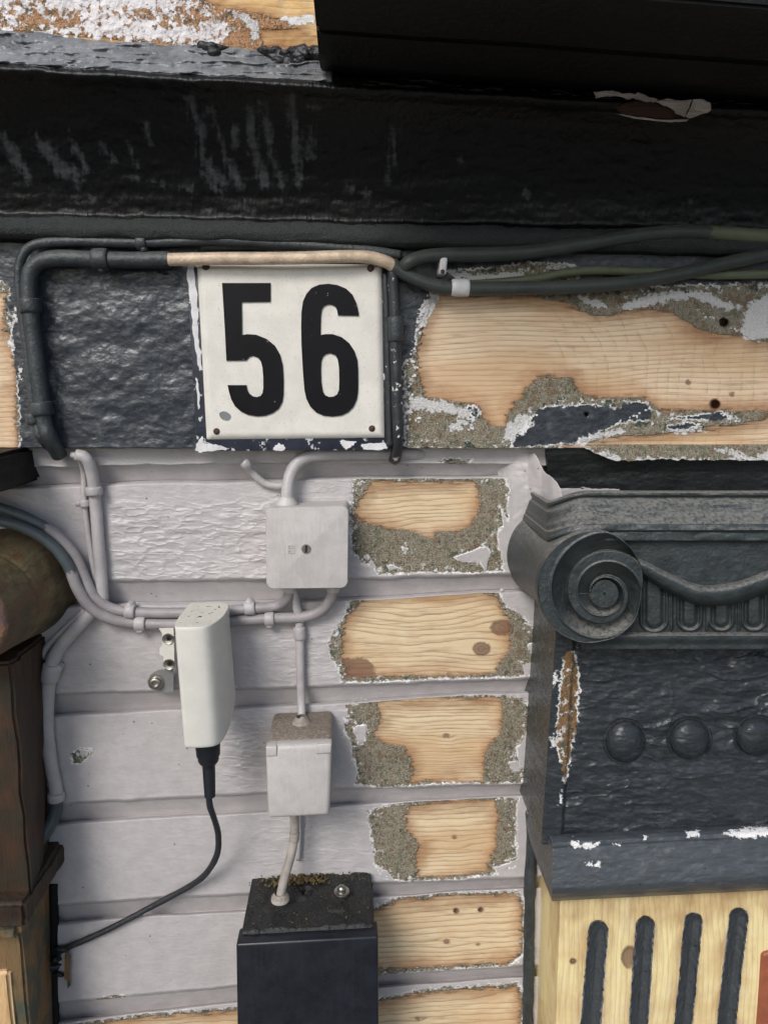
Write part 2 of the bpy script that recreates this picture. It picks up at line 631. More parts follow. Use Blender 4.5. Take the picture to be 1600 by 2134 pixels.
def painted(name, col, rough=0.4, var=0.12, bump=0.6, scale=300, chip=None, chipc=None, dirt=0.0, dirtc=srgb(60, 52, 42),
            metal=0.0, updust=0.0, updc=srgb(120, 112, 96), peelc=None, streak=None, spec=0.5):
    """a painted or moulded surface with chips and grime; peelc = colour where the traced 'peel' distance is positive"""
    N = NT(name)
    n1 = N.noise(scale * .2, 3, 0.6)
    n2 = N.noise(scale, 4, 0.6)
    c = N.mix(N.ss(n1, 0.3, 0.7), mul(col, 1 - var), mul(col, 1 + var))
    if peelc is not None:
        a = N.m_('ADD', N.attr("peel"), N.m_('MULTIPLY', N.m_('SUBTRACT', n2, 0.5), 0.02))
        c = N.mix(N.ss(a, -0.0006, 0.0006), c, N.mix(N.ss(n1, 0.3, 0.7), mul(peelc, 1 - var), mul(peelc, 1 + var)))
    if streak is not None:
        st = N.noise(scale * 1.3, 3, 0.6, N.vec((1, 1, 0.08)))
        c = N.mix(N.m_('MULTIPLY', N.ss(st, 0.5, 0.75), 0.4), c, streak)
    if dirt:
        n3 = N.noise(scale * 2.2, 4, 0.7, N.vec((1, 1, 1), (4, 2, 8)))
        c = N.mix(N.m_('MULTIPLY', N.ss(n3, 0.58, 0.70), dirt), c, dirtc)
    h = N.m_('MULTIPLY', n2, 0.0009 * bump)
    if chip:
        n4 = N.noise(scale * .45, 4, 0.65, N.vec((1, 1, 1), (7, 1, 3)))
        m = N.ss(n4, 1 - chip, 1 - chip + 0.012)
        c = N.mix(m, c, chipc)
        h = N.m_('SUBTRACT', h, N.m_('MULTIPLY', m, 0.0004))
    if updust:
        u = N.m_('MULTIPLY', N.ss(N.up(), 0.25, 0.95), N.ss(n2, 0.25, 0.6))
        c = N.mix(N.m_('MULTIPLY', u, updust), c, updc)
    r = N.m_('ADD', rough, N.m_('MULTIPLY', N.m_('SUBTRACT', n1, 0.5), 0.25))
    return N.done(c, r, h, metal=metal, spec=spec)


def old_wood(name, cols, stretch=(1, 0.1, 1), rough=0.65):
    N = NT(name)
    v = N.vec(stretch)
    n1 = N.noise(38, 4, 0.6, v, 0.4)
    n2 = N.noise(160, 4, 0.65, v)
    n3 = N.noise(26, 4, 0.6, N.vec((1, 1, 1), (5, 5, 5)))
    c = N.mix(N.ss(n1, 0.35, 0.65), cols[0], cols[1])
    c = N.mix(N.ss(n3, 0.45, 0.62), c, cols[2])
    c = N.mix(N.m_('MULTIPLY', N.ss(n2, 0.52, 0.7), 0.55), c, cols[3])
    return N.done(c, rough, N.m_('MULTIPLY', n2, 0.0022))


GREY = srgb(187, 182, 181)
BLACK = srgb(52, 57, 60)
M = {}
M['siding'] = layered("grey_siding_paint", GREY, 0.40, stretch=(0.75, 1, 1.0), paint_bump=0.28, speck=0.38, rim=1.0)
M['frieze'] = layered("black_frieze_paint", srgb(50, 55, 61), 0.30, stretch=(0.7, 1, 1), paint_bump=0.4, dust=0.42, dustc=srgb(112, 116, 120), flakes=1.3,
                      wood=srgb(230, 205, 172), late=srgb(158, 118, 82), speck=0.3)
M['cornice'] = layered("black_cornice_paint", srgb(13, 14, 14), 0.38, stretch=(1, 1, 0.3), paint_bump=0.7, dust=0.05, dustc=srgb(58, 60, 60), wsoft=0.0045, walpha=0.30, flakes=0.0, vary=0.0, residue=[srgb(62, 67, 65), srgb(44, 48, 48), srgb(80, 84, 82)],
                       speck=0.6, whitec=srgb(128, 132, 136), rim=0.0, spec=0.35)
M['upper'] = layered("white_peeling_paint", srgb(232, 226, 224), 0.6, residue=[srgb(204, 158, 116), srgb(160, 104, 70), srgb(228, 200, 156)],
                     wood=srgb(226, 188, 130), late=srgb(184, 128, 72), rim=0.6, flakes=0.8, edge=0.026, paint_bump=1.2)
M['pilaster'] = layered("black_pilaster_paint", srgb(50, 54, 57), 0.28, stretch=(0.5, 1, 1.4), paint_bump=0.55, dust=0.45, dustc=srgb(100, 103, 104),
                        residue=[srgb(150, 112, 68), srgb(104, 92, 68), srgb(196, 130, 66)], speck=0.4, rim=1.0)
M['collar'] = layered('dusty_collar_paint', srgb(70, 75, 79), 0.36, stretch=(0.5, 1, 1.2), paint_bump=0.6, dust=0.6, dustc=srgb(104, 107, 108), speck=0.4)
M['capital'] = painted("black_capital_paint", srgb(52, 58, 59), 0.40, bump=1.1, scale=300, var=0.25, dirt=0.40, dirtc=srgb(92, 95, 94), updust=0.95, updc=srgb(134, 132, 126))
M['shaft'] = layered("stripped_shaft", srgb(66, 70, 73), 0.5, stretch=(1, 1, 0.6), wood=srgb(238, 220, 164), late=srgb(200, 160, 104), rim=0.35, edge=0.003,
                     stripw=0.0, flakes=0.3, linek=0.25)
M['rubber'] = painted("black_painted_cable", srgb(54, 59, 61), 0.42, bump=1.0, scale=320, var=0.2, updust=0.55, updc=srgb(110, 112, 106), peelc=srgb(206, 184, 158), dirt=0.3, dirtc=srgb(90, 92, 88))
M['rubber_scraped'] = painted("black_scraped_conduit", srgb(44, 47, 50), 0.4, bump=0.7, scale=260, chip=0.36, chipc=srgb(220, 218, 212), dirt=0.3, dirtc=srgb(96, 94, 86))
M['olive'] = painted("olive_green_cable", srgb(60, 66, 62), 0.5, bump=0.6, updust=0.3, peelc=srgb(98, 104, 80))
M['greycable'] = painted("grey_painted_cable", srgb(180, 175, 174), 0.42, bump=0.6, scale=260, var=0.08, dirt=0.35, dirtc=srgb(96, 90, 86), peelc=srgb(70, 78, 80))
M['greycable_dark'] = painted("dark_grey_painted_cable", srgb(78, 86, 88), 0.45, bump=0.6, scale=260, var=0.1, dirt=0.35, dirtc=srgb(40, 40, 40), peelc=srgb(152, 146, 146))
M['box'] = painted("pale_grey_box_paint", srgb(190, 185, 180), 0.48, bump=0.3, scale=300, var=0.07, dirt=0.40, dirtc=srgb(132, 124, 116), streak=srgb(206, 203, 199))
M['boxdirty'] = painted("grimy_grey_box_top", srgb(160, 152, 144), 0.6, bump=0.8, scale=300, var=0.15, dirt=0.7, dirtc=srgb(92, 78, 60), updust=0.8, updc=srgb(112, 98, 80))
M['device'] = painted("white_plastic", srgb(214, 211, 201), 0.38, bump=0.1, scale=160, var=0.05, dirt=0.12, dirtc=srgb(150, 146, 136))
M['devicetop'] = painted("speckled_white_plastic", srgb(218, 214, 200), 0.5, bump=0.2, scale=240, var=0.05, dirt=0.95, dirtc=srgb(66, 58, 48))
M['blackmetal'] = painted("black_powder_coat", srgb(25, 28, 35), 0.38, bump=0.12, scale=240, var=0.25, dirt=0.12, dirtc=srgb(120, 122, 126), streak=srgb(40, 43, 50))
M['blackdirty'] = painted("mossy_black_top", srgb(30, 31, 32), 0.5, bump=2.0, scale=260, var=0.3, dirt=0.75, dirtc=srgb(98, 92, 74))
M['blackrubber'] = painted("black_rubber", srgb(30, 33, 40), 0.45, bump=0.3, scale=300)
M['blackcord'] = painted("dirty_black_cord", srgb(40, 42, 46), 0.45, bump=0.8, scale=420, dirt=0.6, dirtc=srgb(140, 138, 132))
M['steel'] = painted("worn_steel", srgb(178, 174, 166), 0.32, bump=0.2, scale=300, metal=1.0, dirt=0.5, dirtc=srgb(90, 80, 66))
M['greymetal'] = painted("grey_bracket_paint", srgb(124, 126, 126), 0.45, bump=0.2, scale=260)
M['rust'] = painted("rusty_nail", srgb(74, 54, 44), 0.75, bump=1.2, scale=600, var=0.3, dirt=0.5, dirtc=srgb(40, 30, 26))
M['whiteclip'] = painted("white_clip_plastic", srgb(218, 216, 214), 0.45, bump=0.3, scale=300, dirt=0.4, dirtc=srgb(120, 118, 112))
M['enamel'] = painted("white_enamel", srgb(222, 218, 208), 0.34, bump=0.10, scale=230, var=0.06, dirt=0.6, dirtc=srgb(170, 166, 160))
M['digit'] = painted("black_enamel", srgb(12, 13, 18), 0.38, bump=0.1, scale=380, var=0.15, chip=0.285, chipc=srgb(200, 198, 194), spec=0.2)
M['signframe'] = painted("chipped_navy_frame", srgb(44, 48, 60), 0.4, bump=0.6, scale=210, var=0.2, chip=0.39, chipc=srgb(206, 206, 206))
M['whitepaint'] = painted("flaking_white_primer", srgb(218, 216, 216), 0.6, bump=1.2, scale=260, var=0.08, dirt=0.5, dirtc=srgb(110, 112, 118))
M['tar'] = painted("black_sealant", srgb(34, 35, 37), 0.4, bump=1.5, scale=240)
M['ledge'] = painted('worn_ledge_sunlit_tone', srgb(106, 109, 112), 0.30, bump=2.2, scale=120, var=0.4, dirt=0.6, dirtc=srgb(62, 66, 72), updust=0.3, updc=srgb(170, 170, 168))  # worn grey, lightened so the sun on the ledge sits in its colour
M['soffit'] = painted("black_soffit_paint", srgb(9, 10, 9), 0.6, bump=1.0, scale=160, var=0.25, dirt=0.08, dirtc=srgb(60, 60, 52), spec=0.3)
M['soffit2'] = painted('black_recess_paint', srgb(30, 33, 33), 0.5, bump=1.2, scale=240, var=0.25, dirt=0.3, dirtc=srgb(60, 62, 62))
M['void'] = painted("dark_backing", srgb(40, 40, 38), 0.8)
M['roll'] = old_wood("stained_stripped_wood", [srgb(112, 100, 70), srgb(96, 70, 46), srgb(72, 66, 42), srgb(40, 30, 20)], (1, 0.35, 1))
M['rollend'] = old_wood("purple_stained_endgrain", [srgb(116, 86, 60), srgb(84, 64, 52), srgb(78, 62, 68), srgb(44, 34, 28)], (1, 1, 1))
M['shaftside'] = old_wood("brown_stained_wood", [srgb(66, 42, 24), srgb(44, 30, 19), srgb(46, 38, 24), srgb(18, 13, 9)], (1, 1, 0.16))
M['shaftpale'] = old_wood("pale_stripped_wood", [srgb(222, 192, 150), srgb(206, 168, 118), srgb(214, 184, 138), srgb(170, 124, 78)], (1, 1, 0.08))
M['shaftmid'] = old_wood("half_stripped_wood", [srgb(132, 100, 64), srgb(112, 92, 62), srgb(74, 78, 64), srgb(60, 42, 26)], (1, 1, 0.22))
M['redpaint'] = painted("red_brown_paint", srgb(150, 86, 60), 0.5, bump=0.5)
M['flake'] = painted("loose_paint_flake", srgb(178, 170, 162), 0.7, bump=1.0, var=0.15, dirt=0.5, dirtc=srgb(110, 96, 84))
M['woodchip'] = old_wood("dark_bare_wood", [srgb(70, 44, 34), srgb(56, 38, 30), srgb(66, 54, 46), srgb(30, 20, 16)], (0.1, 1, 1))
M['pavement'] = painted("pavement_concrete", srgb(104, 102, 99), 0.85, bump=1.0, scale=60)
M['moss'] = painted("brown_moss", srgb(92, 78, 48), 0.9, bump=2.0, scale=500, var=0.4)

# ------------------------------------------------------------------ pavement
bm = bmesh.new()
for v in ((-60, -120, 0), (60, -120, 0), (60, 1, 0), (-60, 1, 0)):
    bm.verts.new(v)
bm.faces.new(bm.verts)
pv = from_bm("pavement", bm, M['pavement'])
pv["kind"] = "structure"
pv["label"] = "grey concrete pavement in front of the house"

# ------------------------------------------------------------------ siding wall
wall = thing("siding_wall", "grey painted horizontal board wall with sanded bare wood patches", "wall")
XS = np.array([-400, 90, 130, 225, 350, 550, 720, 800, 1045, 1100, 1400])
LIPS = [
    (np.array([-400, 90, 500, 800, 1100, 1400]), np.array([985, 974, 966, 966, 970, 972])),
    (np.array([-400, 225, 550, 800, 1045, 1400]), np.array([1222, 1213, 1210, 1207, 1198, 1188])),
    (np.array([-400, 125, 350, 560, 800, 1120, 1400]), np.array([1466, 1448, 1440, 1436, 1427, 1415, 1402])),
    (np.array([-400, 130, 360, 720, 1100, 1400]), np.array([1698, 1676, 1665, 1645, 1634, 1620])),
    (np.array([-400, 110, 330, 500, 780, 1095, 1400]), np.array([1918, 1889, 1872, 1866, 1842, 1830, 1815])),
    (np.array([-400, 125, 490, 790, 1090, 1400]), np.array([2125, 2092, 2056, 2032, 2014, 1996])),
    (np.array([-400, 125, 1400]), np.array([2330, 2290, 2190])),
]
BAND = [None, 40, 50, 42, 40, 36, 36]
PATCH = {
    0: dict(A=[[(912, 962), (940, 955), (962, 960), (982, 957), (976, 968), (930, 968)]], B=[]),
    1: dict(A=[[(735, 1000), (752, 993), (870, 990), (900, 986), (1000, 992), (1052, 998), (1060, 1020), (1055, 1060), (1060, 1085), (1040, 1105), (1042, 1140), (1048, 1190), (985, 1195), (900, 1192), (790, 1198), (775, 1180), (760, 1175), (745, 1160), (733, 1150), (730, 1100), (728, 1060), (735, 1030)]],
            B=[[(775, 1003), (990, 1003), (998, 1040), (1000, 1065), (985, 1090), (960, 1108), (905, 1112), (900, 1122), (880, 1115), (820, 1105), (780, 1095), (742, 1080), (738, 1060), (755, 1035)]],
            W=[[(945, 1162), (985, 1148), (1010, 1138), (1022, 1150), (1010, 1188), (1000, 1170), (965, 1172)], [(772, 1163), (784, 1185), (770, 1184)], [(806, 1176), (838, 1184), (812, 1188)],
               [(838, 1140), (855, 1144), (840, 1148)], [(1045, 1060), (1062, 1100), (1050, 1112)], [(1036, 1110), (1052, 1100), (1052, 1130), (1040, 1150)]]),
    2: dict(A=[[(745, 1240), (800, 1232), (900, 1225), (990, 1218), (1040, 1225), (1050, 1260), (1090, 1285), (1120, 1320), (1125, 1350), (1118, 1380), (1120, 1405), (1060, 1412), (900, 1415), (780, 1422), (712, 1422), (706, 1395), (690, 1370), (683, 1340), (700, 1310), (718, 1285), (728, 1250)]],
            B=[[(760, 1245), (850, 1232), (1000, 1230), (1035, 1245), (1045, 1270), (1062, 1290), (1065, 1350), (1040, 1385), (1035, 1405), (880, 1410), (760, 1412), (720, 1410), (712, 1370), (713, 1310), (725, 1280)]],
            K=[(1045, 1308, 17), (1003, 1352, 14), (735, 1398, 24)], W=[[(1088, 1385), (1105, 1382), (1112, 1400), (1095, 1410)], [(1100, 1345), (1115, 1335), (1120, 1352), (1106, 1362)]]),
    3: dict(A=[[(720, 1470), (760, 1456), (870, 1450), (1050, 1448), (1090, 1455), (1105, 1475), (1105, 1510), (1085, 1545), (1075, 1560), (1080, 1590), (1095, 1610), (1085, 1632), (930, 1632), (800, 1642), (740, 1632), (745, 1600), (735, 1580), (728, 1540), (715, 1520), (725, 1490)],
               [(148, 1572), (165, 1560), (195, 1563), (185, 1578), (170, 1592), (152, 1590)]],
            B=[[(785, 1462), (880, 1452), (1045, 1452), (1048, 1485), (1042, 1530), (1010, 1570), (1010, 1630), (855, 1632), (860, 1590), (840, 1560), (800, 1548), (778, 1535), (790, 1500)]],
            K=[(930, 1533, 5)], W=[[(735, 1515), (765, 1510), (760, 1545), (748, 1550)], [(1060, 1590), (1080, 1585), (1082, 1605), (1070, 1610)], [(165, 1562), (188, 1564), (172, 1578)]]),
    4: dict(A=[[(765, 1690), (800, 1680), (880, 1665), (990, 1657), (1080, 1665), (1075, 1700), (1075, 1790), (1060, 1815), (960, 1832), (840, 1836), (800, 1830), (782, 1800), (775, 1760), (770, 1720)]],
            B=[[(855, 1680), (920, 1668), (1030, 1665), (1040, 1700), (1035, 1760), (1015, 1820), (870, 1832), (865, 1790), (870, 1760), (848, 1730), (842, 1700)]],
            K=[(947, 1745, 4)], W=[[(1030, 1808), (1060, 1800), (1075, 1790), (1062, 1822), (1035, 1820)], [(785, 1805), (805, 1815), (820, 1835), (795, 1830)]]),
    5: dict(A=[[(770, 1895), (830, 1868), (950, 1858), (1080, 1858), (1092, 1880), (1090, 1990), (1060, 2012), (900, 2022), (780, 2034), (740, 2010)], [(195, 2084), (240, 2074), (295, 2078), (280, 2090), (200, 2096)]],
            B=[[(765, 1905), (830, 1876), (950, 1864), (1075, 1863), (1088, 1885), (1086, 1985), (1055, 2008), (900, 2016), (800, 2020), (740, 2005)], [(200, 2084), (240, 2077), (290, 2080), (280, 2090), (205, 2094)]],
            K=[(930, 1962, 5), (995, 1968, 3)]),
    6: dict(A=[[(770, 2084), (900, 2060), (1080, 2048), (1092, 2080), (1085, 2260), (740, 2290)], [(110, 2140), (300, 2112), (520, 2098), (520, 2290), (110, 2290)]],
            B=[[(760, 2090), (900, 2066), (1075, 2054), (1086, 2085), (1080, 2255), (730, 2280)], [(100, 2146), (300, 2118), (530, 2102), (530, 2290), (100, 2290)]],
            K=[(870, 2122, 4)]),
}
ncol = 640
for i in range(7):
    xs = np.linspace(-180, 1290, ncol)
    lip = np.interp(xs, *LIPS[i])
    lip = lip + 2.2 * fbm(xs / 45, xs * 0 + i * 3.1, 11 + i, 4)
    if i == 0:
        top = np.full_like(xs, 905.0)
        bnd = top + 5
        nv = 50
    else:
        top = np.interp(xs, *LIPS[i - 1]) - 6
        bnd = np.interp(xs, *LIPS[i - 1]) + BAND[i] + 3 * fbm(xs / 120, xs * 0 + 5, 40 + i, 3)
        bnd = bnd - np.interp(xs, [500, 1000], [0, 14]) + np.interp(xs, [100, 300], [4, 0])
        nv = 170
    # rows: back top, cove, face, rounded lip, back bottom
    cove = np.linspace(0, 1, 36 if i else 4)
    face = np.linspace(0, 1, nv)[1:]
    rows_y, rows_d = [], []
    deep = -0.015
    rows_y.append(top); rows_d.append(np.full_like(xs, -0.04))
    for t in cove:
        rows_y.append(lerp(top, bnd, t)); rows_d.append(np.full_like(xs, (-0.002 - 0.015 * t / 0.84 if t <= 0.84 else (-0.020 if t < 0.88 else -0.009 + 0.009 * math.sin((t - .88) / .12 * math.pi / 2))) if i else 0))
    for t in face:
        rows_y.append(lerp(bnd, lip, t))
        rows_d.append(np.full_like(xs, -0.0035 * max(0, (t - 0.965) / 0.035) ** 2 + 0.0008 * math.sin(t * math.pi)))
    for dy, dd in ((0.8, -0.0035), (0.6, -0.006), (-2, -0.014), (-6, -0.04)):
        rows_y.append(lip + dy); rows_d.append(np.full_like(xs, dd))
    Y = np.array(rows_y); D = np.array(rows_d)
    X = np.broadcast_to(xs, Y.shape).copy()
    isface = np.zeros(Y.shape); isface[2 + len(cove) - 1:-4] = 1
    pk = PATCH[i]
    sA = sdmany(X, Y, pk['A'])
    sB = sdmany(X, Y, pk['B']) if pk['B'] else np.full(X.shape, -60.0)
    sW = sdmany(X, Y, pk.get('W', [])) if pk.get('W') else np.full(X.shape, -60.0)
    sA = np.minimum(sA, -sW * 1.6 - 1.0)
    sW = sW * 0 - 60.0
    sA = np.where(isface > 0, sA, np.minimum(sA, -8.0))
    # paint relief: brush ripples, alligatored strip, blisters
    amp = np.ones_like(X) * (0.30 if i < 3 else 0.16)
    if i == 1:
        amp += 1.3 * sm((X - 215) / 40) * sm((700 - X) / 120) * sm((Y - 1030) / 40)
    if i in (2, 3):
        amp += 1.3 * np.exp(-(((X - 505) / 45) ** 2 + ((Y - 1560) / 70) ** 2)) * 1.5
    amp += 0.5 * sm((X - 480) / 120) * sm((800 - X) / 60)
    wr = fbm(X / 36, Y / 14, 60 + i, 4) * 0.00085 + (np.clip(ridged(X / 40, Y / 12, 80 + i), 0, 1) ** 3) * 0.0006 + fbm(X / 160, Y / 60, 3 + i, 3) * 0.0010
    # drips hanging along the lip
    tt = (Y - bnd) / (lip - bnd + 1e-6)
    painted_m = sm(-sA / 4 + 0.5)
    D = D + isface * (wr * amp * (0.25 + 0.75 * painted_m)) + isface * painted_m * 0.0010 * np.exp(-((1 - tt) / 0.05) ** 2) * vnoise(X / 30, Y * 0, 9)
    D = D + isface * 0.0009 * painted_m
    # a deep sanded hollow in the bare wood
    D = D - isface * 0.0018 * sm(sB / 30)
    kn = np.full(X.shape, -60.0)
    warp = np.zeros_like(X)
    for kx, ky, kr in pk.get('K', []):
        if kr >= 20:
            kn = np.maximum(kn, 6 + kr - np.hypot((X - kx) * 0.6, Y - ky) + 10 * fbm(X / 18, Y / 18, 31, 3))
            continue
        kn = np.maximum(kn, kr - np.hypot((X - kx) * 0.75, Y - ky))
        g = np.exp(-(((X - kx) / (kr * 4 + 8)) ** 2))
        warp += g * (kr * 1.5) * np.tanh((Y - ky) / (kr * 1.1)) * np.exp(-np.abs(Y - ky) / (kr * 3.5))
    base = Y - (lip[None, :] - 100)
    cathedral = 10 * fbm(X / 330, Y / 90, 200 + i, 2) + 1.8 * fbm(X / 70, Y / 30, 230 + i, 2) + 7 * fbm(X / 900, Y / 24, 260 + i, 2)
    spacing = [9, 10, 11.5, 7.5, 10, 12, 12][i]
    gr = (base - warp + cathedral) / spacing + 100
    for kx, ky, kr in pk.get('K', []):
        rd = np.hypot((X - kx) * 0.75, Y - ky)
        gr = np.where((rd < kr * 0.95) & (kr < 20), rd / 7.0 + 0.1, gr)
    if i == 2:   # cathedral arches at the left end of the second patch
        gr = gr + 2.2 * np.exp(-((X - 700) / 110) ** 2) * np.exp(-((Y - 1300) / 45) ** 2)
    if i in (5,):
        for hx, hy, hr in ((950, 1898, 4.5), (1001, 1896, 4.5)):
            D = D - 0.008 * sm((hr - np.hypot(X - hx, Y - hy)) / 1.5)
            kn = np.maximum(kn, hr + 2 - np.hypot(X - hx, Y - hy))
    at = dict(peel=sA * 0.0005 * 1.0, wood=sB * 0.0005, white=sW * 0.0005, knot=kn * 0.0005, grain=gr)
    # the lip and cove below a patch stay painted
    o = sheet("plank", X, Y, D, M['siding'], wall, at)
# paint smeared over the joint towards the carved capital
lump = bezier_round([(1040, 950), (1080, 944), (1112, 946), (1126, 968), (1136, 986), (1156, 1000), (1171, 1030), (1166, 1052), (1132, 1069), (1098, 1084), (1068, 1110), (1045, 1090), (1040, 1020)], 8)
lc = lump.mean(0)
rk_ = np.concatenate([np.linspace(0.02, 0.9, 24), [0.95, 0.98, 1.0, 1.0]])
Xl = lc[0] + rk_[:, None] * (lump[:, 0] - lc[0])[None]
Yl = lc[1] + rk_[:, None] * (lump[:, 1] - lc[1])[None]
jag = 1 + 0.03 * fbm(np.arange(len(lump)) / 2.5, np.arange(len(lump)) * 0, 66, 3)
Xl = lc[0] + (Xl - lc[0]) * jag; Yl = lc[1] + (Yl - lc[1]) * jag
Dl = np.interp(Xl, [1040, 1062, 1100, 1128, 1150, 1175], [-0.012, -0.002, 0.004, 0.020, 0.042, 0.060]) + 0.003 * np.sqrt(np.clip(1 - rk_ ** 2, 0, 1))[:, None] + 0.0012 * fbm(Xl / 22, Yl / 18, 67, 3)
Dl[-1] -= 0.012
sheet("paint_lump", Xl, Yl, Dl, M['siding'], wall, closed_cols=True, flip=True)
# solid backing behind the boards
bm = bmesh.new()
z0, z1 = P(600, 2320).z, P(600, -200).z
xa, xb = -0.75, 0.75
vs = [bm.verts.new(v) for v in ((xa, 0.035, z0), (xb, 0.035, z0), (xb, 0.035, z1), (xa, 0.035, z1), (xa, 0.16, z0), (xb, 0.16, z0), (xb, 0.16, z1), (xa, 0.16, z1))]
for f in ((0, 1, 2, 3), (7, 6, 5, 4), (0, 4, 5, 1), (3, 2, 6, 7), (0, 3, 7, 4), (1, 5, 6, 2)):
    bm.faces.new([vs[k] for k in f])
from_bm("sheathing", bm, M['void'], wall, smooth=False)

# ------------------------------------------------------------------ frieze board
DF = 0.020
frieze = thing("frieze_board", "wide board behind the number plate, lumpy black paint and bare sanded wood", "board")
xs = np.linspace(-330, 1930, 1150)
y0 = np.interp(xs, [-330, 0, 800, 1600, 1930], [480, 488, 500, 515, 520])
y1 = np.interp(xs, [-330, 0, 400, 830, 1250, 1600, 1930], [934, 932, 934, 934, 933, 930, 928]) + 1.0 * fbm(xs / 50, xs * 0, 77, 3)
t = np.linspace(0, 1, 230)
Y = np.vstack([y0, *[lerp(y0, y1, k) for k in t], y1 + 1, y1])
X = np.broadcast_to(xs, Y.shape).copy()
D = np.full(Y.shape, DF)
D[0] = -0.04; D[-2] = DF - 0.003; D[-1] = -0.04
A = [[(-400, 560), (0, 585), (22, 600), (14, 640), (30, 668), (24, 700), (33, 770), (40, 850), (42, 940), (-400, 950)],
     [(898, 606), (960, 600), (1300, 600), (1600, 590), (2000, 580), (2000, 945), (1250, 945), (1060, 938), (843, 932), (841, 760), (862, 742), (868, 690), (880, 640)],
     [(930, 566), (1000, 560), (1100, 548), (1180, 550), (1210, 560), (1200, 590), (1000, 590)]]
isl = [[(1078, 905), (1095, 880), (1105, 866), (1135, 846), (1200, 842), (1290, 850), (1300, 838), (1342, 838), (1358, 852), (1354, 874), (1290, 882), (1240, 905), (1190, 925), (1058, 934)],
       [(1388, 888), (1430, 880), (1460, 886), (1420, 896), (1395, 896)], [(972, 850), (990, 843), (1003, 862), (990, 872), (975, 865)], [(1395, 872), (1500, 858), (1530, 870), (1500, 878)]]
sA = np.minimum(sdmany(X, Y, A), -sdmany(X, Y, isl))
B = [[(915, 612), (1110, 616), (1180, 632), (1240, 658), (1300, 650), (1350, 640), (1400, 652), (1450, 680), (1480, 695), (1550, 700), (1565, 712), (1600, 712), (2000, 720), (2000, 860), (1590, 855), (1490, 855), (1370, 855), (1340, 828), (1215, 828), (1190, 790), (1120, 785), (1100, 810), (1065, 850), (1050, 890), (1015, 885), (990, 845), (930, 835), (885, 825), (875, 790), (868, 740), (880, 690), (895, 640)],
     [(1160, 928), (1330, 905), (1440, 898), (1560, 880), (1600, 872), (2000, 860), (2000, 945), (1190, 940)],
     [(-400, 600), (12, 610), (10, 690), (28, 700), (34, 770), (38, 940), (-400, 950)]]
sB = sdmany(X, Y, B)
W = [[(1540, 690), (1556, 640), (1580, 622), (1610, 610), (1680, 625), (1680, 700), (1575, 710), (1552, 706)],
     [(1290, 640), (1330, 618), (1420, 604), (1480, 612), (1545, 640), (1530, 652), (1440, 622), (1400, 628), (1340, 640), (1300, 648)],
     [(1204, 616), (1250, 628), (1262, 640), (1235, 640), (1210, 628)], [(868, 674), (884, 640), (896, 614), (920, 606), (908, 640), (888, 672)],
     [(852, 826), (880, 828), (940, 840), (988, 858), (978, 876), (950, 866), (900, 858), (855, 852)], [(1055, 884), (1080, 862), (1112, 866), (1104, 896), (1075, 912), (1050, 922)],
     [(935, 886), (960, 874), (972, 880), (955, 900), (940, 900)], [(1186, 926), (1225, 906), (1290, 893), (1312, 900), (1250, 914), (1210, 930)],
     [(940, 566), (1000, 572), (1090, 566), (1100, 578), (1000, 586), (945, 580)], [(1120, 556), (1180, 552), (1200, 558), (1150, 562)], [(1395, 897), (1455, 893), (1470, 900), (1410, 904)],
     [(16, 700), (30, 712), (28, 724), (18, 718)], [(30, 640), (40, 650), (36, 668), (28, 660)], [(38, 756), (46, 770), (44, 800), (38, 790)]]
sW = sdmany(X, Y, W)
isface = np.zeros(Y.shape); isface[1:-2] = 1
lumpm = sm((X - 60) / 30) * sm((410 - X) / 15) * sm((Y - 540) / 20)
pm = sm(-sA / 4 + 0.5)
lumps = fbm(X / 70, Y / 55, 301, 2) * 0.0044 + fbm(X / 30, Y / 24, 321, 2) * 0.0020
D = D + isface * pm * (lumpm * lumps * 0.42 + 0.0006 * fbm(X / 20, Y / 14, 331, 3))
D = D - isface * 0.002 * sm(sB / 25) + isface * 0.0006 * fbm(X / 8, Y / 7, 341, 3) * sm((sA + 2) / 5) * sm(-sB / 6)
kn = np.full(X.shape, -60.0)
for hx, hy, hr, dp in ((1507, 672, 10, .02), (1489, 843, 10, .02), (1221, 864, 5, .012), (1432, 797, 6, 0), (1400, 727, 0, 0), (1524, 822, 6, 0)):
    if hr:
        kn = np.maximum(kn, hr - np.hypot(X - hx, Y - hy) + (2 if dp else 0))
        D = D - dp * sm((hr - np.hypot(X - hx, Y - hy)) / 2.5)
rays = 14 * fbm(X / 320, Y / 120, 401, 2)
arcx = np.hypot(X - 960, (Y - 790) * 1.15) + 3 * fbm(X / 50, Y / 50, 402, 2)
gr = (Y + rays + (X - 900) * 0.05) / 11.0
kz = sm((X - 1180) / 130)
gr2 = arcx / 22.0
arc = np.where((X > 1150), arcx / 26.0 + 1.1 * fbm(X / 120, Y / 160, 405, 2), 0.0) 
o = sheet("board", X, Y, D, M['frieze'], frieze, dict(peel=sA * .0005, wood=sB * .0005, white=sW * .0005, knot=kn * .0005, grain=gr + 50, arc=arc))
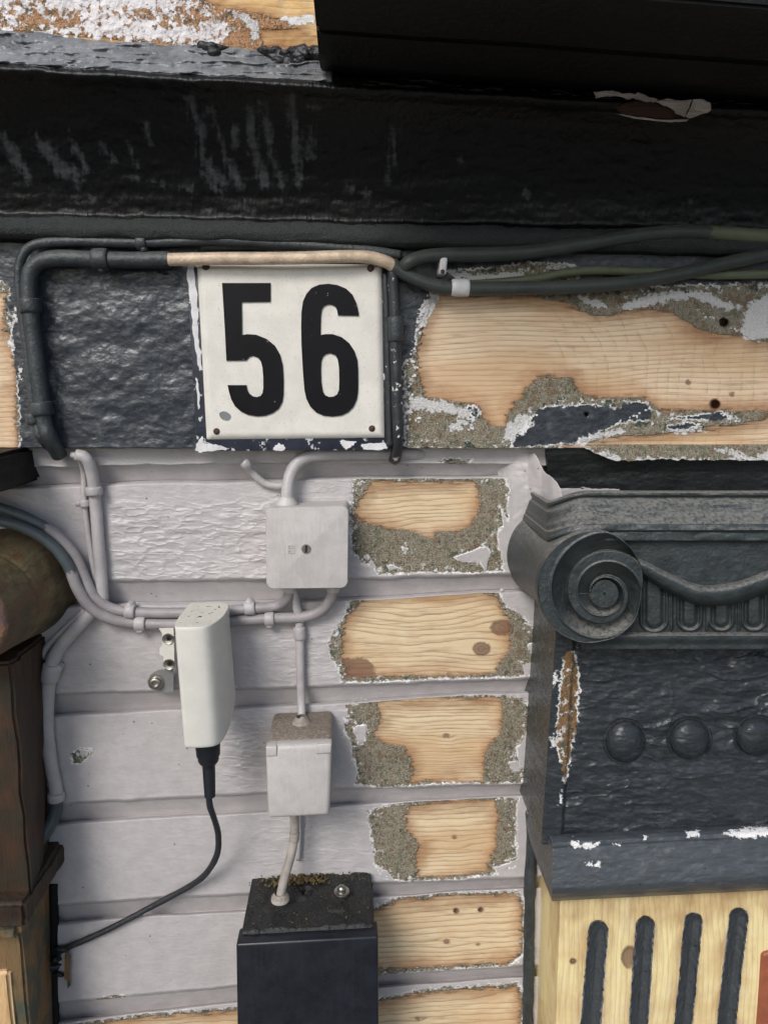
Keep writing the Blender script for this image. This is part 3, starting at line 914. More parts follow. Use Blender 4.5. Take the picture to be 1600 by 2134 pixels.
# torn strip under the board on the right
xs2 = np.linspace(1215, 1930, 420)
yb = np.interp(xs2, [1215, 1250, 1290, 1350, 1600, 1930], [932, 950, 962, 957, 960, 956]) + 4.0 * fbm(xs2 / 16, xs2 * 0, 500, 4)
yt = np.full_like(xs2, 926.0)
tt = np.linspace(0, 1, 30)
Y2 = np.array([yt] + [lerp(yt, yb, k) for k in tt] + [yb - 2, yb - 12])
X2 = np.broadcast_to(xs2, Y2.shape).copy()
D2 = np.full(Y2.shape, 0.0196) + 0.0006 * fbm(X2 / 9, Y2 / 6, 510, 3)
D2[0] = -0.01; D2[-2] -= 0.003; D2[-1] = -0.01
sW2 = np.maximum(sdmany(X2, Y2, [[(1240, 935), (1262, 940), (1300, 952), (1290, 968), (1268, 955)], [(1490, 936), (1540, 940), (1560, 962), (1530, 952)], [(1575, 950), (1600, 936), (1640, 940), (1620, 965), (1570, 962)]]),
                 3.0 - (yb[None, :] - Y2) + 3 * fbm(X2 / 30, Y2 / 30, 520, 3))
o = sheet("torn_strip", X2, Y2, D2, M['frieze'], frieze, dict(peel=np.full(X2.shape, .02), wood=np.full(X2.shape, -.02), white=sW2 * .0005, grain=Y2 / 12))

# ------------------------------------------------------------------ cornice
cornice = thing("cornice_moulding", "black painted cornice with streaked cove and worn grey ledge coloured as sunlit above the number plate", "cornice")
prof = [  # y at x=0, y at x=1600, d
    (520, 545, -0.03), (512, 540, 0.014), (501, 534, 0.026), (497, 531, 0.034), (488, 520, 0.0405), (474, 506, 0.043), (460, 492, 0.0405), (450, 482, 0.034),
    (446, 478, 0.030), (436, 470, 0.030), (400, 436, 0.034), (350, 392, 0.044), (300, 348, 0.057), (250, 306, 0.072), (205, 272, 0.086), (172, 250, 0.098),
    (160, 244, 0.104), (150, 236, 0.109), (142, 230, 0.110), (130, 222, 0.106), (110, 212, 0.096), (85, 200, 0.086), (62, 190, 0.078), (50, 180, 0.06), (40, 170, 0.0)]
prof = np.array(prof, float)
acc = np.concatenate([[0], np.cumsum(np.hypot(np.diff(prof[:, 0]) * 0.0005, np.diff(prof[:, 2])))])
tt = np.linspace(0, acc[-1], 300)
pyl, pyr, pd = (np.interp(tt, acc, prof[:, k]) for k in range(3))
ker = np.array([1, 2, 3, 2, 1]) / 9
smo = lambda a: np.concatenate([a[:2], np.convolve(a, ker, 'valid'), a[-2:]])
pyl, pyr, pd = smo(pyl), smo(pyr), smo(pd)
xs = np.linspace(-330, 1930, 820)
X = np.broadcast_to(xs, (300, 820)).copy()
Y = pyl[:, None] + (pyr - pyl)[:, None] * X / 1600
D = np.broadcast_to(pd[:, None], X.shape).copy()
ledge = sm((tt - np.interp(135, prof[::-1, 0], acc[::-1])) / 0.006)[:, None] * np.ones_like(X)
D += fbm(X / 130, Y / 40, 601, 3) * 0.0016 + fbm(X / 26, Y / 18, 602, 3) * 0.0008
D += ledge * (fbm(X / 50, Y / 12, 603, 4) * 0.0045 + np.clip(ridged(X / 90, Y / 20, 604), 0, 1) ** 3 * 0.004)
Y = Y + 3 * fbm(X / 60, tt[:, None] * 30, 605, 3)
streaks = [([(5, 280), (35, 330), (62, 372)], 7, 12), ([(75, 285), (100, 315), (125, 345), (160, 368)], 8, 17), ([(145, 275), (165, 320), (185, 358)], 3, 9),
           ([(395, 205), (415, 260), (425, 330), (450, 370), (470, 385)], 10, 9), ([(425, 360), (450, 395), (465, 402)], 6, 4), ([(440, 225), (460, 290), (480, 350), (500, 385)], 3, 9),
           ([(520, 230), (528, 290), (540, 350), (555, 385)], 7, 9), ([(545, 215), (560, 290), (572, 340), (590, 385)], 5, 11), ([(610, 200), (615, 280), (618, 340), (622, 382)], 9, 9),
           ([(300, 250), (315, 300)], 1.5, 2), ([(212, 300), (232, 335)], 2, 3), ([(822, 270), (818, 330), (808, 375)], 4, 7), ([(270, 300), (285, 345)], 2, 4), ([(488, 270), (490, 300)], 8, 9), ([(650, 260), (648, 330)], 2, 3)]
dots = [(158, 386, 6), (333, 381, 6), (390, 391, 8), (155, 419, 5), (200, 417, 6), (280, 372, 4), (235, 332, 5), (435, 438, 3), (520, 422, 5), (650, 222, 8), (730, 392, 5), (760, 403, 6), (958, 333, 3), (1428, 426, 4), (580, 416, 4), (1440, 420, 3), (1095, 402, 7)]
sW = sdcaps(X, Y, streaks + [([(a - c, b), (a + c, b + 2)], c * .6, c * .6) for a, b, c in dots])
gap = sdcaps(X, Y, [([(395, 262), (410, 330)], 1, 1)])
wat = np.clip(sW * .0005 + 0.0026 - 0.008 * vnoise(X / 6, Y / 45, 609), -.03, .03)
pat = np.broadcast_to((0.0165 - np.abs(tt - 0.079)).clip(-.03, .03)[:, None], X.shape) + .003 * fbm(X / 200, Y / 40, 608, 3)
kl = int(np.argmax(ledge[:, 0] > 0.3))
o = sheet("moulding", X[:kl + 1], Y[:kl + 1], D[:kl + 1], M['cornice'], cornice, dict(white=wat[:kl + 1], peel=pat[:kl + 1]), flip=True)
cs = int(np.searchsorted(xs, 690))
o = sheet("ledge", X[kl:, :cs + 1], Y[kl:, :cs + 1], D[kl:, :cs + 1], M['ledge'], cornice, flip=True)  # worn ledge with sunlight painted into its grey, up to the overhang
o = sheet("moulding", X[kl:, cs:], Y[kl:, cs:], D[kl:, cs:], M['cornice'], cornice, flip=True)
# peeled flap under the overhang
def flap(name, pts, d, mat, bul=0.004, th=0.0012, jit=1.5):
    return polyplate(name, [bezier_round(pts, 4)], d, d + th, mat, cornice, bulge=bul, jitter=jit)
def flap(name, pts, d, mat, bul=0.004, th=0.0010, jit=1.5):
    p_ = []
    for a_, b_ in zip(pts, pts[1:] + pts[:1]):
        nn = max(1, int(math.hypot(b_[0] - a_[0], b_[1] - a_[1]) / 7))
        p_ += [(lerp(a_[0], b_[0], q / nn), lerp(a_[1], b_[1], q / nn)) for q in range(nn)]
    return polyplate(name, [p_], d, d + th, mat, cornice, bulge=bul, jitter=jit)
flap("bare_patch", [(1284, 228), (1296, 216), (1330, 210), (1366, 214), (1392, 226), (1424, 240), (1400, 247), (1340, 244), (1300, 238)], 0.1105, M['woodchip'], 0)
flap("paint_flake", [(1236, 192), (1262, 188), (1290, 190), (1296, 196), (1330, 194), (1352, 202), (1372, 206), (1362, 214), (1340, 210), (1318, 204), (1304, 208), (1296, 202), (1262, 200), (1242, 206)], 0.1125, M['flake'], 0.002, jit=1.8)
flap("paint_flake", [(1364, 210), (1392, 205), (1420, 209), (1442, 206), (1434, 224), (1424, 243), (1408, 236), (1396, 225), (1380, 220)], 0.1125, M['flake'], 0.004, jit=1.8)
flap("paint_flake", [(1444, 206), (1466, 207), (1479, 215), (1482, 230), (1474, 236), (1456, 240), (1436, 247), (1428, 243), (1438, 226)], 0.1130, M['flake'], 0.006, jit=1.2)
flap("paint_flake", [(1280, 236), (1320, 243), (1380, 250), (1428, 249), (1436, 247), (1430, 253), (1390, 255), (1320, 247)], 0.114, M['flake'], 0.001, jit=0.6)

# ------------------------------------------------------------------ upper board and sealant
upper = thing("fascia_board", "flaking white and bare wood board above the worn ledge", "board")
xs = np.linspace(-330, 720, 420)
t = np.linspace(0, 1, 190)
y0, y1 = np.full_like(xs, -420.0), np.interp(xs, [-330, 0, 720], [60, 76, 116])
Y = np.array([lerp(y0, y1, k) for k in t]); X = np.broadcast_to(xs, Y.shape).copy()
D = 0.078 + 0.0015 * fbm(X / 30, Y / 18, 700, 4)
A = [[(470, -200), (440, -40), (330, -5), (430, 10), (450, 30), (485, 52), (470, 75), (400, 110), (520, 140), (800, 160), (800, -200)], [(-20, 20), (15, 22), (24, 40), (10, 52), (-20, 50)], [(46, 40), (80, 38), (78, 56), (50, 56)],
     [(275, 20), (298, 18), (300, 34), (280, 36)], [(325, 36), (350, 38), (358, 62), (335, 55)], [(364, 40), (385, 40), (388, 52), (368, 54)], [(-400, 75), (0, 62), (160, 72), (320, 85), (520, 100), (520, 160), (-400, 160)], [(90, 36), (110, 40), (105, 66), (92, 60)]]
sA = np.maximum(sdmany(X, Y, A), 34 * (fbm(X / 70, Y / 30, 710, 3) - 0.24))
sB = sdmany(X, Y, [[(430, -200), (420, -10), (440, 18), (560, 30), (620, 60), (640, 110), (800, 140), (800, -200)], [(-400, 78), (0, 66), (200, 78), (300, 88), (300, 120), (-400, 120)], [(540, 60), (660, 56), (660, 110), (545, 96)]])
sW = sdmany(X, Y, [[(470, 22), (510, 28), (535, 44), (540, 70), (525, 92), (520, 60), (500, 40)], [(580, 35), (650, 30), (655, 50), (600, 52)]])
o = sheet("board", X, Y, D, M['upper'], upper, dict(peel=sA * .0005, wood=sB * .0005, white=sW * .0005, grain=Y / 17 + 3 + 0.6 * fbm(X / 90, Y / 40, 4, 2)))
bm = bmesh.new()
seal = thing("sealant_bead", "lumpy black sealant squeezed out at the end of the worn ledge", "sealant")
def blobs(name, spots, mat, parent, seed):
    rnd = random.Random(seed)
    bm = bmesh.new()
    for x, y, r, d in spots:
        m = Matrix.Translation(P(x, y, d)) @ Matrix.Diagonal((1.3, 0.8, 0.8, 1))
        res = bmesh.ops.create_icosphere(bm, subdivisions=3, radius=r * unit(d), matrix=m)
        c = P(x, y, d)
        for v in res['verts']:
            k = 1 + 0.75 * float(fbm(np.array(v.co.x * 130 + v.co.y * 70), np.array(v.co.z * 200 + v.co.y * 90), seed, 3))
            v.co = c + (v.co - c) * k
    return from_bm(name, bm, mat, parent)
blobs("bead", [(550, 104, 12, .083), (560, 110, 14, .083), (572, 114, 17, .083), (584, 118, 19, .083), (598, 120, 20, .083), (612, 120, 21, .083), (626, 116, 20, .083), (640, 112, 18, .083), (654, 110, 18, .083), (668, 108, 17, .083), (604, 130, 14, .086), (586, 128, 12, .086), (622, 128, 13, .086)], M['tar'], seal, 3)
blobs("smear", [(426, 96, 9, .078), (436, 98, 11, .078), (447, 100, 12, .079), (458, 100, 10, .079), (468, 101, 8, .079), (446, 108, 9, .083)], M['tar'], seal, 8)

# ------------------------------------------------------------------ overhang
over = thing("overhang_soffit", "black underside of the projecting overhang filling the upper corner", "overhang")
c0 = [P(667, 146, 0.104), P(1960, 236, 0.104)]
def strip(name, dA, dB, th, mat, dz=0):
    bm = bmesh.new()
    a, b = c0
    v = []
    for p, xo in ((a, 0), (b, 0)):
        for d, h in ((dA, 0), (dB, 0), (dB, th), (dA, th)):
            v.append(bm.verts.new((p.x + xo, -d, p.z + h + dz)))
    for f in ((0, 1, 5, 4), (1, 2, 6, 5), (2, 3, 7, 6), (3, 0, 4, 7), (0, 3, 2, 1), (4, 5, 6, 7)):
        bm.faces.new([v[k] for k in f])
    bmesh.ops.bevel(bm, geom=list(bm.edges), offset=0.002, segments=2, affect='EDGES')
    bmesh.ops.subdivide_edges(bm, edges=[e for e in bm.edges if e.calc_length() > .02], cuts=6, use_grid_fill=True)
    for vv in bm.verts:
        vv.co.z += 0.0012 * float(fbm(np.array(vv.co.x * 30), np.array(vv.co.y * 30), 6, 2))
    return from_bm(name, bm, mat, over, angle=40)
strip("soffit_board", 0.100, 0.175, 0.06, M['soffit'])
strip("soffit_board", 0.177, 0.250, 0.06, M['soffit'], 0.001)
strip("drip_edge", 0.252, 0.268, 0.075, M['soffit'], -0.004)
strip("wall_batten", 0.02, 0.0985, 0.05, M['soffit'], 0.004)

# ------------------------------------------------------------------ house number
sign = thing("house_number_plate", "square white enamel plate with black number 56 on chipped navy backing", "number plate")
pbox("backing_board", [(388, 556), (812, 550), (815, 938), (411, 940)], 0.0285, 0.0195, M['signframe'], sign, bevel=0.001, seg=2)
# enamel plate, slightly cushioned
u = np.linspace(0, 1, 90); v = np.linspace(0, 1, 90)
U, Vv = np.meshgrid(u, v)
cor = [(409, 552), (797, 550), (803, 914), (429, 918)]
bl = lambda k: (cor[0][k] * (1 - U) + cor[1][k] * U) * (1 - Vv) + (cor[3][k] * (1 - U) + cor[2][k] * U) * Vv
Xp, Yp = bl(0), bl(1)
ed = np.minimum(np.minimum(U, 1 - U), np.minimum(Vv, 1 - Vv))
Dp = 0.0292 + 0.0032 * sm(ed / 0.035) + 0.0003 * fbm(Xp / 60, Yp / 60, 5, 2)
Dp = np.where(ed < 1e-6, 0.027, Dp)
sheet("enamel_face", Xp, Yp, Dp, M['enamel'], sign)
zf = lambda L: [(340 + x / 3.2, 500 + y / 3.2) for x, y in L]
five = zf([(393, 287), (716, 287), (716, 412), (524, 415), (527, 635), (560, 628), (620, 632), (690, 660), (745, 705), (780, 765), (798, 840), (803, 930), (803, 1030), (795, 1080), (770, 1125), (730, 1155), (680, 1172), (630, 1177), (570, 1168), (520, 1145), (480, 1110), (455, 1065), (440, 1015), (430, 968), (556, 968), (562, 1000), (575, 1025), (600, 1043), (625, 1048), (650, 1040), (663, 1020), (668, 990), (668, 920), (662, 850), (652, 810), (632, 785), (600, 773), (575, 780), (558, 800), (550, 804), (422, 805), (412, 600), (400, 400)])
six = zf([(1305, 505), (1165, 503), (1160, 470), (1148, 445), (1125, 432), (1098, 430), (1072, 442), (1058, 465), (1052, 500), (1050, 560), (1050, 635), (1080, 628), (1130, 628), (1190, 648), (1240, 688), (1275, 740), (1295, 800), (1300, 870), (1300, 1000), (1292, 1060), (1270, 1110), (1235, 1148), (1190, 1170), (1130, 1178), (1070, 1172), (1020, 1150), (980, 1110), (955, 1060), (942, 1000), (932, 880), (922, 700), (920, 580), (922, 480), (932, 410), (955, 360), (990, 320), (1040, 298), (1100, 292), (1160, 300), (1220, 325), (1262, 365), (1288, 420), (1300, 470)])
hole6 = zf([(1112, 755), (1085, 762), (1065, 780), (1055, 810), (1052, 860), (1055, 950), (1065, 1010), (1080, 1035), (1105, 1047), (1135, 1045), (1160, 1030), (1172, 1000), (1174, 930), (1172, 850), (1165, 800), (1148, 768)])
polyplate("digit", [five], 0.031, 0.0338, M['digit'], sign)
polyplate("digit", [six, hole6], 0.031, 0.0338, M['digit'], sign)
for nx, ny in ((429, 556), (772, 560), (452, 899), (775, 893)):
    lathe("nail", P(nx, ny, 0.0315), [(0, 0.0030), (0.0022, 0.0024), (0.0034, 0.0008), (0.0036, -0.002)], M['rust'], sign, n=16)
polyplate("bare_spot", [bezier_round([(457, 862), (466, 857), (478, 862), (481, 870), (474, 876), (462, 873)], 3)], 0.0318, 0.0331, M['greymetal'], sign)
for ch in ([(410, 928), (422, 910), (425, 922), (450, 927), (478, 936), (440, 940), (412, 941)], [(570, 934), (580, 924), (592, 930), (594, 937), (572, 938)], [(710, 918), (740, 920), (735, 928), (722, 936), (712, 928)], [(755, 926), (790, 922), (806, 926), (800, 937), (760, 936)],
           [(390, 562), (405, 562), (412, 640), (414, 700), (420, 760), (416, 770), (406, 720), (398, 640)], [(408, 790), (414, 800), (417, 845), (413, 850)]):
    polyplate("paint_chip", [bezier_round(ch, 6)], 0.0275, 0.0288, M['whitepaint'], sign, jitter=1.7)

# ------------------------------------------------------------------ dark cables along the top
def cable(name, label, cat="cable", group=None):
    return thing(name, label, cat, group=group)

t = cable("conduit", "thick black conduit round the lumpy panel and over the plate, bare beige midway", "conduit")
tube("pipe", [(124, 948, .018), (104, 912), (93, 880), (83, 800), (72, 715), (64, 640), (61, 590), (68, 560), (90, 544), (130, 538), (200, 541), (280, 542), (356, 541)], 16, 0.034, M['rubber'], t, lump=0.05, seed=1)
tube("bare_length", [(352, 541), (450, 539, .042), (600, 538, .044), (700, 535, .044), (760, 535, .042), (800, 544, .040), (822, 556, .036)], 12.5, 0.040, M['rubber'], t, lump=0.03, seed=2, cut=-0.5)
tube("pipe", [(816, 551, .036), (850, 574, .036), (900, 594, .036), (960, 601), (1100, 600), (1240, 595), (1330, 586), (1420, 570), (1500, 551), (1600, 530), (1760, 500)], 14, 0.036, M['olive'], t, lump=0.04, seed=3, cut=0.88)
clip("clip", (194, 541), (228, 541), 21, 0.034, M['rubber'], t, (214, 562, 8))
clip("clip", (62, 622), (65, 652), 21, 0.034, M['rubber'], t)
clip("clip", (86, 838), (91, 866), 21, 0.034, M['rubber'], t)
clip("white_clip", (940, 599), (977, 600), 17, 0.036, M['whiteclip'], t, (945, 606, 7))

t = cable("cable", "thin black cable running beside and above the thick conduit at the lumpy panel")
tube("cord", [(120, 945, .012), (88, 915), (76, 880), (65, 800), (55, 715), (45, 640), (40, 580), (45, 540), (62, 516), (95, 506), (160, 503), (295, 506), (450, 502), (600, 509), (750, 520), (835, 532)], 9.5, 0.034, M['rubber'], t, seed=4)
clip("clip", (285, 506), (306, 506), 14, 0.034, M['rubber'], t, (302, 520, 7))
clip("clip", (67, 862), (72, 884), 14, 0.034, M['rubber'], t)
t = cable("cable", "black cable lying along the cornice behind the bare beige conduit")
tube("cord", [(420, 515), (520, 512), (640, 519), (760, 523), (850, 536)], 8, 0.029, M['rubber'], t, seed=14)

t = cable("cable", "uppermost black cable looping from the plate up to the cornice, olive at its end")
tube("cord", [(838, 575, .024), (846, 552), (880, 536), (930, 531), (1010, 530), (1100, 525), (1200, 511), (1290, 496), (1360, 487), (1430, 483), (1500, 486), (1600, 492), (1760, 500)], 14, 0.040, M['olive'], t, seed=5, cut=0.70)
pbox("white_clip", [(918, 536), (933, 535), (930, 572), (914, 571)], 0.046, 0.02, M['whiteclip'], t, bevel=0.002)
lathe("nail_head", P(922, 566, 0.046), [(0, .001), (.002, .0008), (.0022, -.001)], M['rust'], t, n=12)

t = cable("cable", "thin olive cable crossing between the two thick cables over white flakes")
tube("cord", [(960, 594), (1040, 589), (1120, 580), (1180, 568), (1240, 563), (1330, 566), (1420, 569), (1500, 573), (1640, 570)], 9, 0.029, M['olive'], t, seed=6, cut=-0.5)

t = cable("conduit", "scraped black conduit standing upright at the edge of the number plate", "conduit")
tube("pipe", [(818, 565), (822, 640), (824, 740), (827, 840), (829, 905), (826, 945, .020), (822, 958, .010)], 12, 0.033, M['rubber_scraped'], t, lump=0.1, seed=7)
tube("pipe", [(802, 570), (806, 680), (809, 800), (812, 930)], 7, 0.030, M['rubber_scraped'], t, lump=0.15, seed=17)
clip("clip", (823, 660), (825, 712), 16, 0.033, M['rubber'], t)

# ------------------------------------------------------------------ grey cables on the siding
GC = M['greycable']
t = cable("cable", "thick grey cable dropping from the black conduit down the boards")
tube("cord", [(160, 948, .02), (180, 955, .02), (192, 985, .014), (199, 1040), (205, 1120), (211, 1190), (215, 1250)], 12.5, 0.0085, GC, t, lump=0.03, seed=20)
clip("clip", (196, 1014), (198, 1032), 17, 0.011, GC, t)
t = cable("cable", "thin grey cable beside the thick one dropping from the black conduit")
tube("cord", [(150, 948, .02), (166, 954, .02), (175, 985), (176, 1040), (184, 1110), (195, 1180), (207, 1245)], 6.5, 0.006, GC, t, lump=0.03, seed=21)
clip("clip", (177, 1042), (178, 1056), 10, 0.008, GC, t, (166, 1048, 7))
t = cable("cable", "upper grey cable sweeping round the carved roll to the junction box")
tube("cord", [(-60, 1040, .02), (0, 1058, .02), (60, 1080, .02), (115, 1112, .018), (155, 1155, .016), (178, 1205, .015), (198, 1243, .014), (235, 1268), (290, 1276), (380, 1277), (470, 1272), (540, 1267), (578, 1262), (598, 1248, .018), (604, 1228, .022)], 11, 0.011, M['greycable_dark'], t, lump=0.03, seed=22, cut=0.20)
clip("clip", (262, 1272), (282, 1274), 16, 0.012, GC, t, (272, 1262, 9))
clip("clip", (510, 1268), (532, 1266), 15, 0.012, GC, t, (520, 1256, 9))
t = cable("cable", "lower grey cable sweeping round the carved roll to the junction box")
tube("cord", [(-60, 1068, .026), (0, 1084, .026), (60, 1104, .026), (108, 1135, .025), (142, 1178, .024), (163, 1228, .022), (190, 1266, .019), (232, 1290, .015), (290, 1299), (380, 1300), (470, 1296), (560, 1289), (630, 1286), (668, 1272, .013), (688, 1250, .018), (694, 1226, .022)], 12, 0.011, M['greycable_dark'], t, lump=0.03, seed=23, cut=0.27)
clip("clip", (282, 1299), (304, 1299), 16, 0.012, GC, t, (293, 1310, 9))
clip("clip", (552, 1290), (572, 1289), 15, 0.012, GC, t, (562, 1300, 9))
t = cable("cable", "thick grey cable bending down along the stained post, black at its lower end")
tube("cord", [(205, 1262, .009), (180, 1288), (140, 1330), (116, 1365), (105, 1400), (100, 1450), (99, 1520), (107, 1590), (116, 1640), (116, 1690), (95, 1735, .02), (50, 1785, .035), (-20, 1835, .055)], 14.5, 0.010, GC, t, lump=0.04, seed=24, cut=0.70)
clip("clip", (110, 1384), (103, 1420), 19, 0.011, GC, t, (122, 1392, 10))
clip("clip", (117, 1652), (118, 1668), 18, 0.011, GC, t)
t = cable("cable", "thin grey cable bending down along the stained post beside the thick one")
tube("cord", [(178, 1272), (130, 1316), (98, 1350), (84, 1380), (79, 1420), (78, 1490), (84, 1560), (93, 1610), (100, 1650), (98, 1690), (70, 1745, .02), (30, 1785, .035), (-30, 1815, .055)], 7, 0.006, GC, t, lump=0.04, seed=25, cut=0.66)
clip("clip", (79, 1405), (79, 1420), 11, 0.008, GC, t)
t = cable("cable", "short bent grey cable entering the junction box from above")
tube("cord", [(900, 946, -.008), (850, 946, .002), (800, 946, .007), (720, 946, .009), (660, 948, .012), (628, 958, .013), (608, 982, .016), (600, 1012, .020), (598, 1048, .022)], 13, 0.012, GC, t, lump=0.03, seed=26)
t = cable("cable", "grey cut-off stub poking out above the junction box")
tube("cord", [(507, 962, .016, 9), (514, 968, .015, 11), (522, 980, .009, 8), (545, 1003, .006, 8), (570, 1012, .006, 8), (596, 1012, .006, 8)], 8, 0.006, GC, t, seed=27)
t = cable("conduit", "straight grey conduit from the junction box down to the hinged socket", "conduit")
tube("pipe", [(611, 1228, .02), (618, 1262, .012), (624, 1300), (626, 1400), (628, 1460), (629, 1505, .02)], 9.5, 0.009, GC, t, lump=0.03, seed=28)
clip("coupling", (624, 1306), (625, 1332), 13, 0.009, GC, t)
t = cable("cable", "stained grey cable leaving the socket and entering the black box")
tube("cord", [(613, 1690, .030), (614, 1730, .030), (608, 1775, .034), (594, 1825, .045), (584, 1868, .052)], 10.5, 0.030, M['boxdirty'], t, lump=0.04, seed=29)
clip("tape_joint", (614, 1734), (613, 1752), 11.5, 0.031, M['boxdirty'], t)
t = cable("cable", "pale cable tail hanging loose behind the black box feed")
tube("cord", [(624, 1690), (624, 1740), (622, 1792)], 5, 0.006, GC, t, seed=30)

# ------------------------------------------------------------------ junction box
jb = thing("junction_box", "square pale grey junction box with a centre screw on the boards", "junction box")
pbox("body", [(556, 1060), (724, 1056), (722, 1224), (558, 1226)], 0.036, -0.002, M['box'], jb, bevel=0.004, back=1.03)
# lid as a shallow pyramid with rounded corners
q = [(553, 1059), (727, 1054), (725, 1226), (555, 1228)]
f = [P(x, y, 0.043) for x, y in q]
def rrect(qd, d, r, seg=6):
    pts = [np.array(P(x, y, d)) for x, y in qd]
    out = []
    for k in range(4):
        p, a_, b2 = pts[k], pts[k - 1], pts[(k + 1) % 4]
        ua, ub = (a_ - p) / np.linalg.norm(a_ - p), (b2 - p) / np.linalg.norm(b2 - p)
        for m in range(seg + 1):
            w = math.pi / 2 * m / seg
            out.append(p + ua * r * (1 - math.sin(w)) + ub * r * (1 - math.cos(w)))
    return np.array(out)
fr_ = rrect(q, 0.043, 0.007)
cl_ = fr_.mean(0)
def ring_(sc, d):
    o_ = cl_ + (fr_ - cl_) * sc
    o_[:, 1] = -d
    return o_
V = np.array([ring_(1, .030), ring_(1.0, .041), ring_(.994, .0424), ring_(.98, .0432), ring_(.7, .0444), ring_(.35, .0459), ring_(.001, .0472)])
ob = grid_mesh("lid", V, M['box'], jb, closed_cols=True)
bm = bmesh.new(); bm.from_mesh(ob.data); bmesh.ops.recalc_face_normals(bm, faces=bm.faces); bm.to_mesh(ob.data); bm.free()
ob.data.polygons.foreach_set("use_smooth", np.ones(len(ob.data.polygons), bool))
ob.data.set_sharp_from_angle(angle=R(30))
s = lathe("screw", P(638, 1144, 0.0470), [(0, .0012), (.0042, .0012), (.0048, .0004), (.0048, -.002)], M['steel'], jb, n=24)
pbox("slot", [(636, 1137), (641, 1137), (640, 1152), (635, 1152)], 0.0486, 0.047, M['void'], s, bevel=0)
for dx in (0, 1):
    polyplate("emblem", [[(600, 1136 + 10 * dx), (614, 1136 + 10 * dx), (614, 1143 + 10 * dx), (600, 1143 + 10 * dx)], [(602, 1138 + 10 * dx), (612, 1138 + 10 * dx), (612, 1141 + 10 * dx), (602, 1141 + 10 * dx)]], 0.0455, 0.0467, M['box'], jb)
for gx, gy, gr_, up in ((598, 1056, 24, 1), (604, 1226, 15, -1), (694, 1226, 15, -1)):
    c = P(gx, gy, 0.021)
    u = unit(.02) * gr_
    lathe("gland", c, [(u * 1.0, -0.004), (u * 1.0, 0.001), (u * .94, .003 * (1 if up < 0 else 1.4)), (u * .62, .005 if up < 0 else .0095), (u * .55, .006 if up < 0 else .011)], M['box'], jb, n=24, axis=(0, 0, up))

# ------------------------------------------------------------------ hinged socket
so = thing("wall_socket", "pale grey outdoor socket with closed hinged flap and grimy top", "socket")
pbox("body", [(556, 1545), (692, 1539), (688, 1694), (560, 1700)], 0.070, 0.0, M['boxdirty'], so, bevel=0.006, back=1.0)
pbox("flap", [(553, 1556), (692, 1550), (687, 1701), (558, 1708)], 0.080, 0.064, M['box'], so, bevel=0.005, seg=4)
for a in ([(554, 1557), (577, 1556), (577, 1576), (555, 1577)], [(658, 1552), (691, 1550), (690, 1570), (658, 1572)]):
    pbox("hinge", a, 0.0818, 0.070, M['box'], so, bevel=0.0012)
pbox("latch_groove", [(580, 1551), (654, 1548), (654, 1550), (580, 1553)], 0.0745, 0.062, M['void'], so, bevel=0)
u = unit(.03) * 34
lathe("gland", P(629, 1524, 0.030), [(u * 1.05, -0.006), (u, 0.001), (u * .8, .004), (u * .55, .012), (u * .38, .016), (u * .34, .017)], M['boxdirty'], so, n=24, axis=(0, 0, 1))

# ------------------------------------------------------------------ black box
bb = thing("meter_box", "black metal box with dirty sloping top at the foot of the wall", "box")
fq = [(500, 1958), (781, 1943), (784, 2330), (506, 2330)]
pbox("body", fq, 0.083, 0.0, M['blackmetal'], bb, bevel=0.002)
pbox("front_cover", [(492, 1968), (788, 1952), (790, 2360), (498, 2360)], 0.095, 0.070, M['blackmetal'], bb, bevel=0.0028, seg=4)
# rusty dirty top plate, dense so the crust is real
a, b_ = P(503, 1948, 0.082), P(778, 1934, 0.082)
nu, nv = 110, 60
U, Vv = np.meshgrid(np.linspace(0, 1, nu), np.linspace(0, 1, nv))
Xw = lerp(a.x, b_.x, U) + (Vv) * 0.0
Yw = -0.082 + 0.082 * Vv
Zw = lerp(a.z, b_.z, U) + 0.0025 + 0.004 * Vv
Zw += np.clip(fbm(U * 9, Vv * 5, 900, 4), 0, 1) * 0.004 + 0.004 * sm((Vv - .8) / .2) * np.clip(fbm(U * 14, Vv * 4, 901, 3) + .2, 0, 1)
Zw -= 0.01 * sm((0.10 - np.hypot((U - .47) * 1.7, Vv - .70)) / 0.05)
edg = np.minimum(np.minimum(U, 1 - U), np.minimum(Vv, 1 - Vv))
Zw = np.where(edg < 1e-6, Zw - 0.006, Zw)
grid_mesh("top_plate", np.stack([Xw, Yw, Zw], -1), M['blackdirty'], bb, flip=True)
c = P(712, 1858, 0.040); 
bo = lathe("bolt", c, [(.0085, -.002), (.0085, .0005), (.0078, .001), (.0048, .0012), (.0048, .004), (.0040, .0062), (.002, .0078), (0, .008)], M['steel'], bb, n=6 * 4, axis=(0, -.1, 1))
gl = lathe("cable_gland", P(584, 1868, 0.052), [(.010, -.004), (.0095, .0), (.0075, .002), (.006, .004)], M['boxdirty'], bb, n=24, axis=(0, 0, 1))
mo = thing("moss", "brown moss and dirt crumbs on top of the black box", "moss")
mo["kind"] = "stuff"
rnd = random.Random(4)
bm = bmesh.new()
za = lerp(a.z, b_.z, .5) + 0.0045
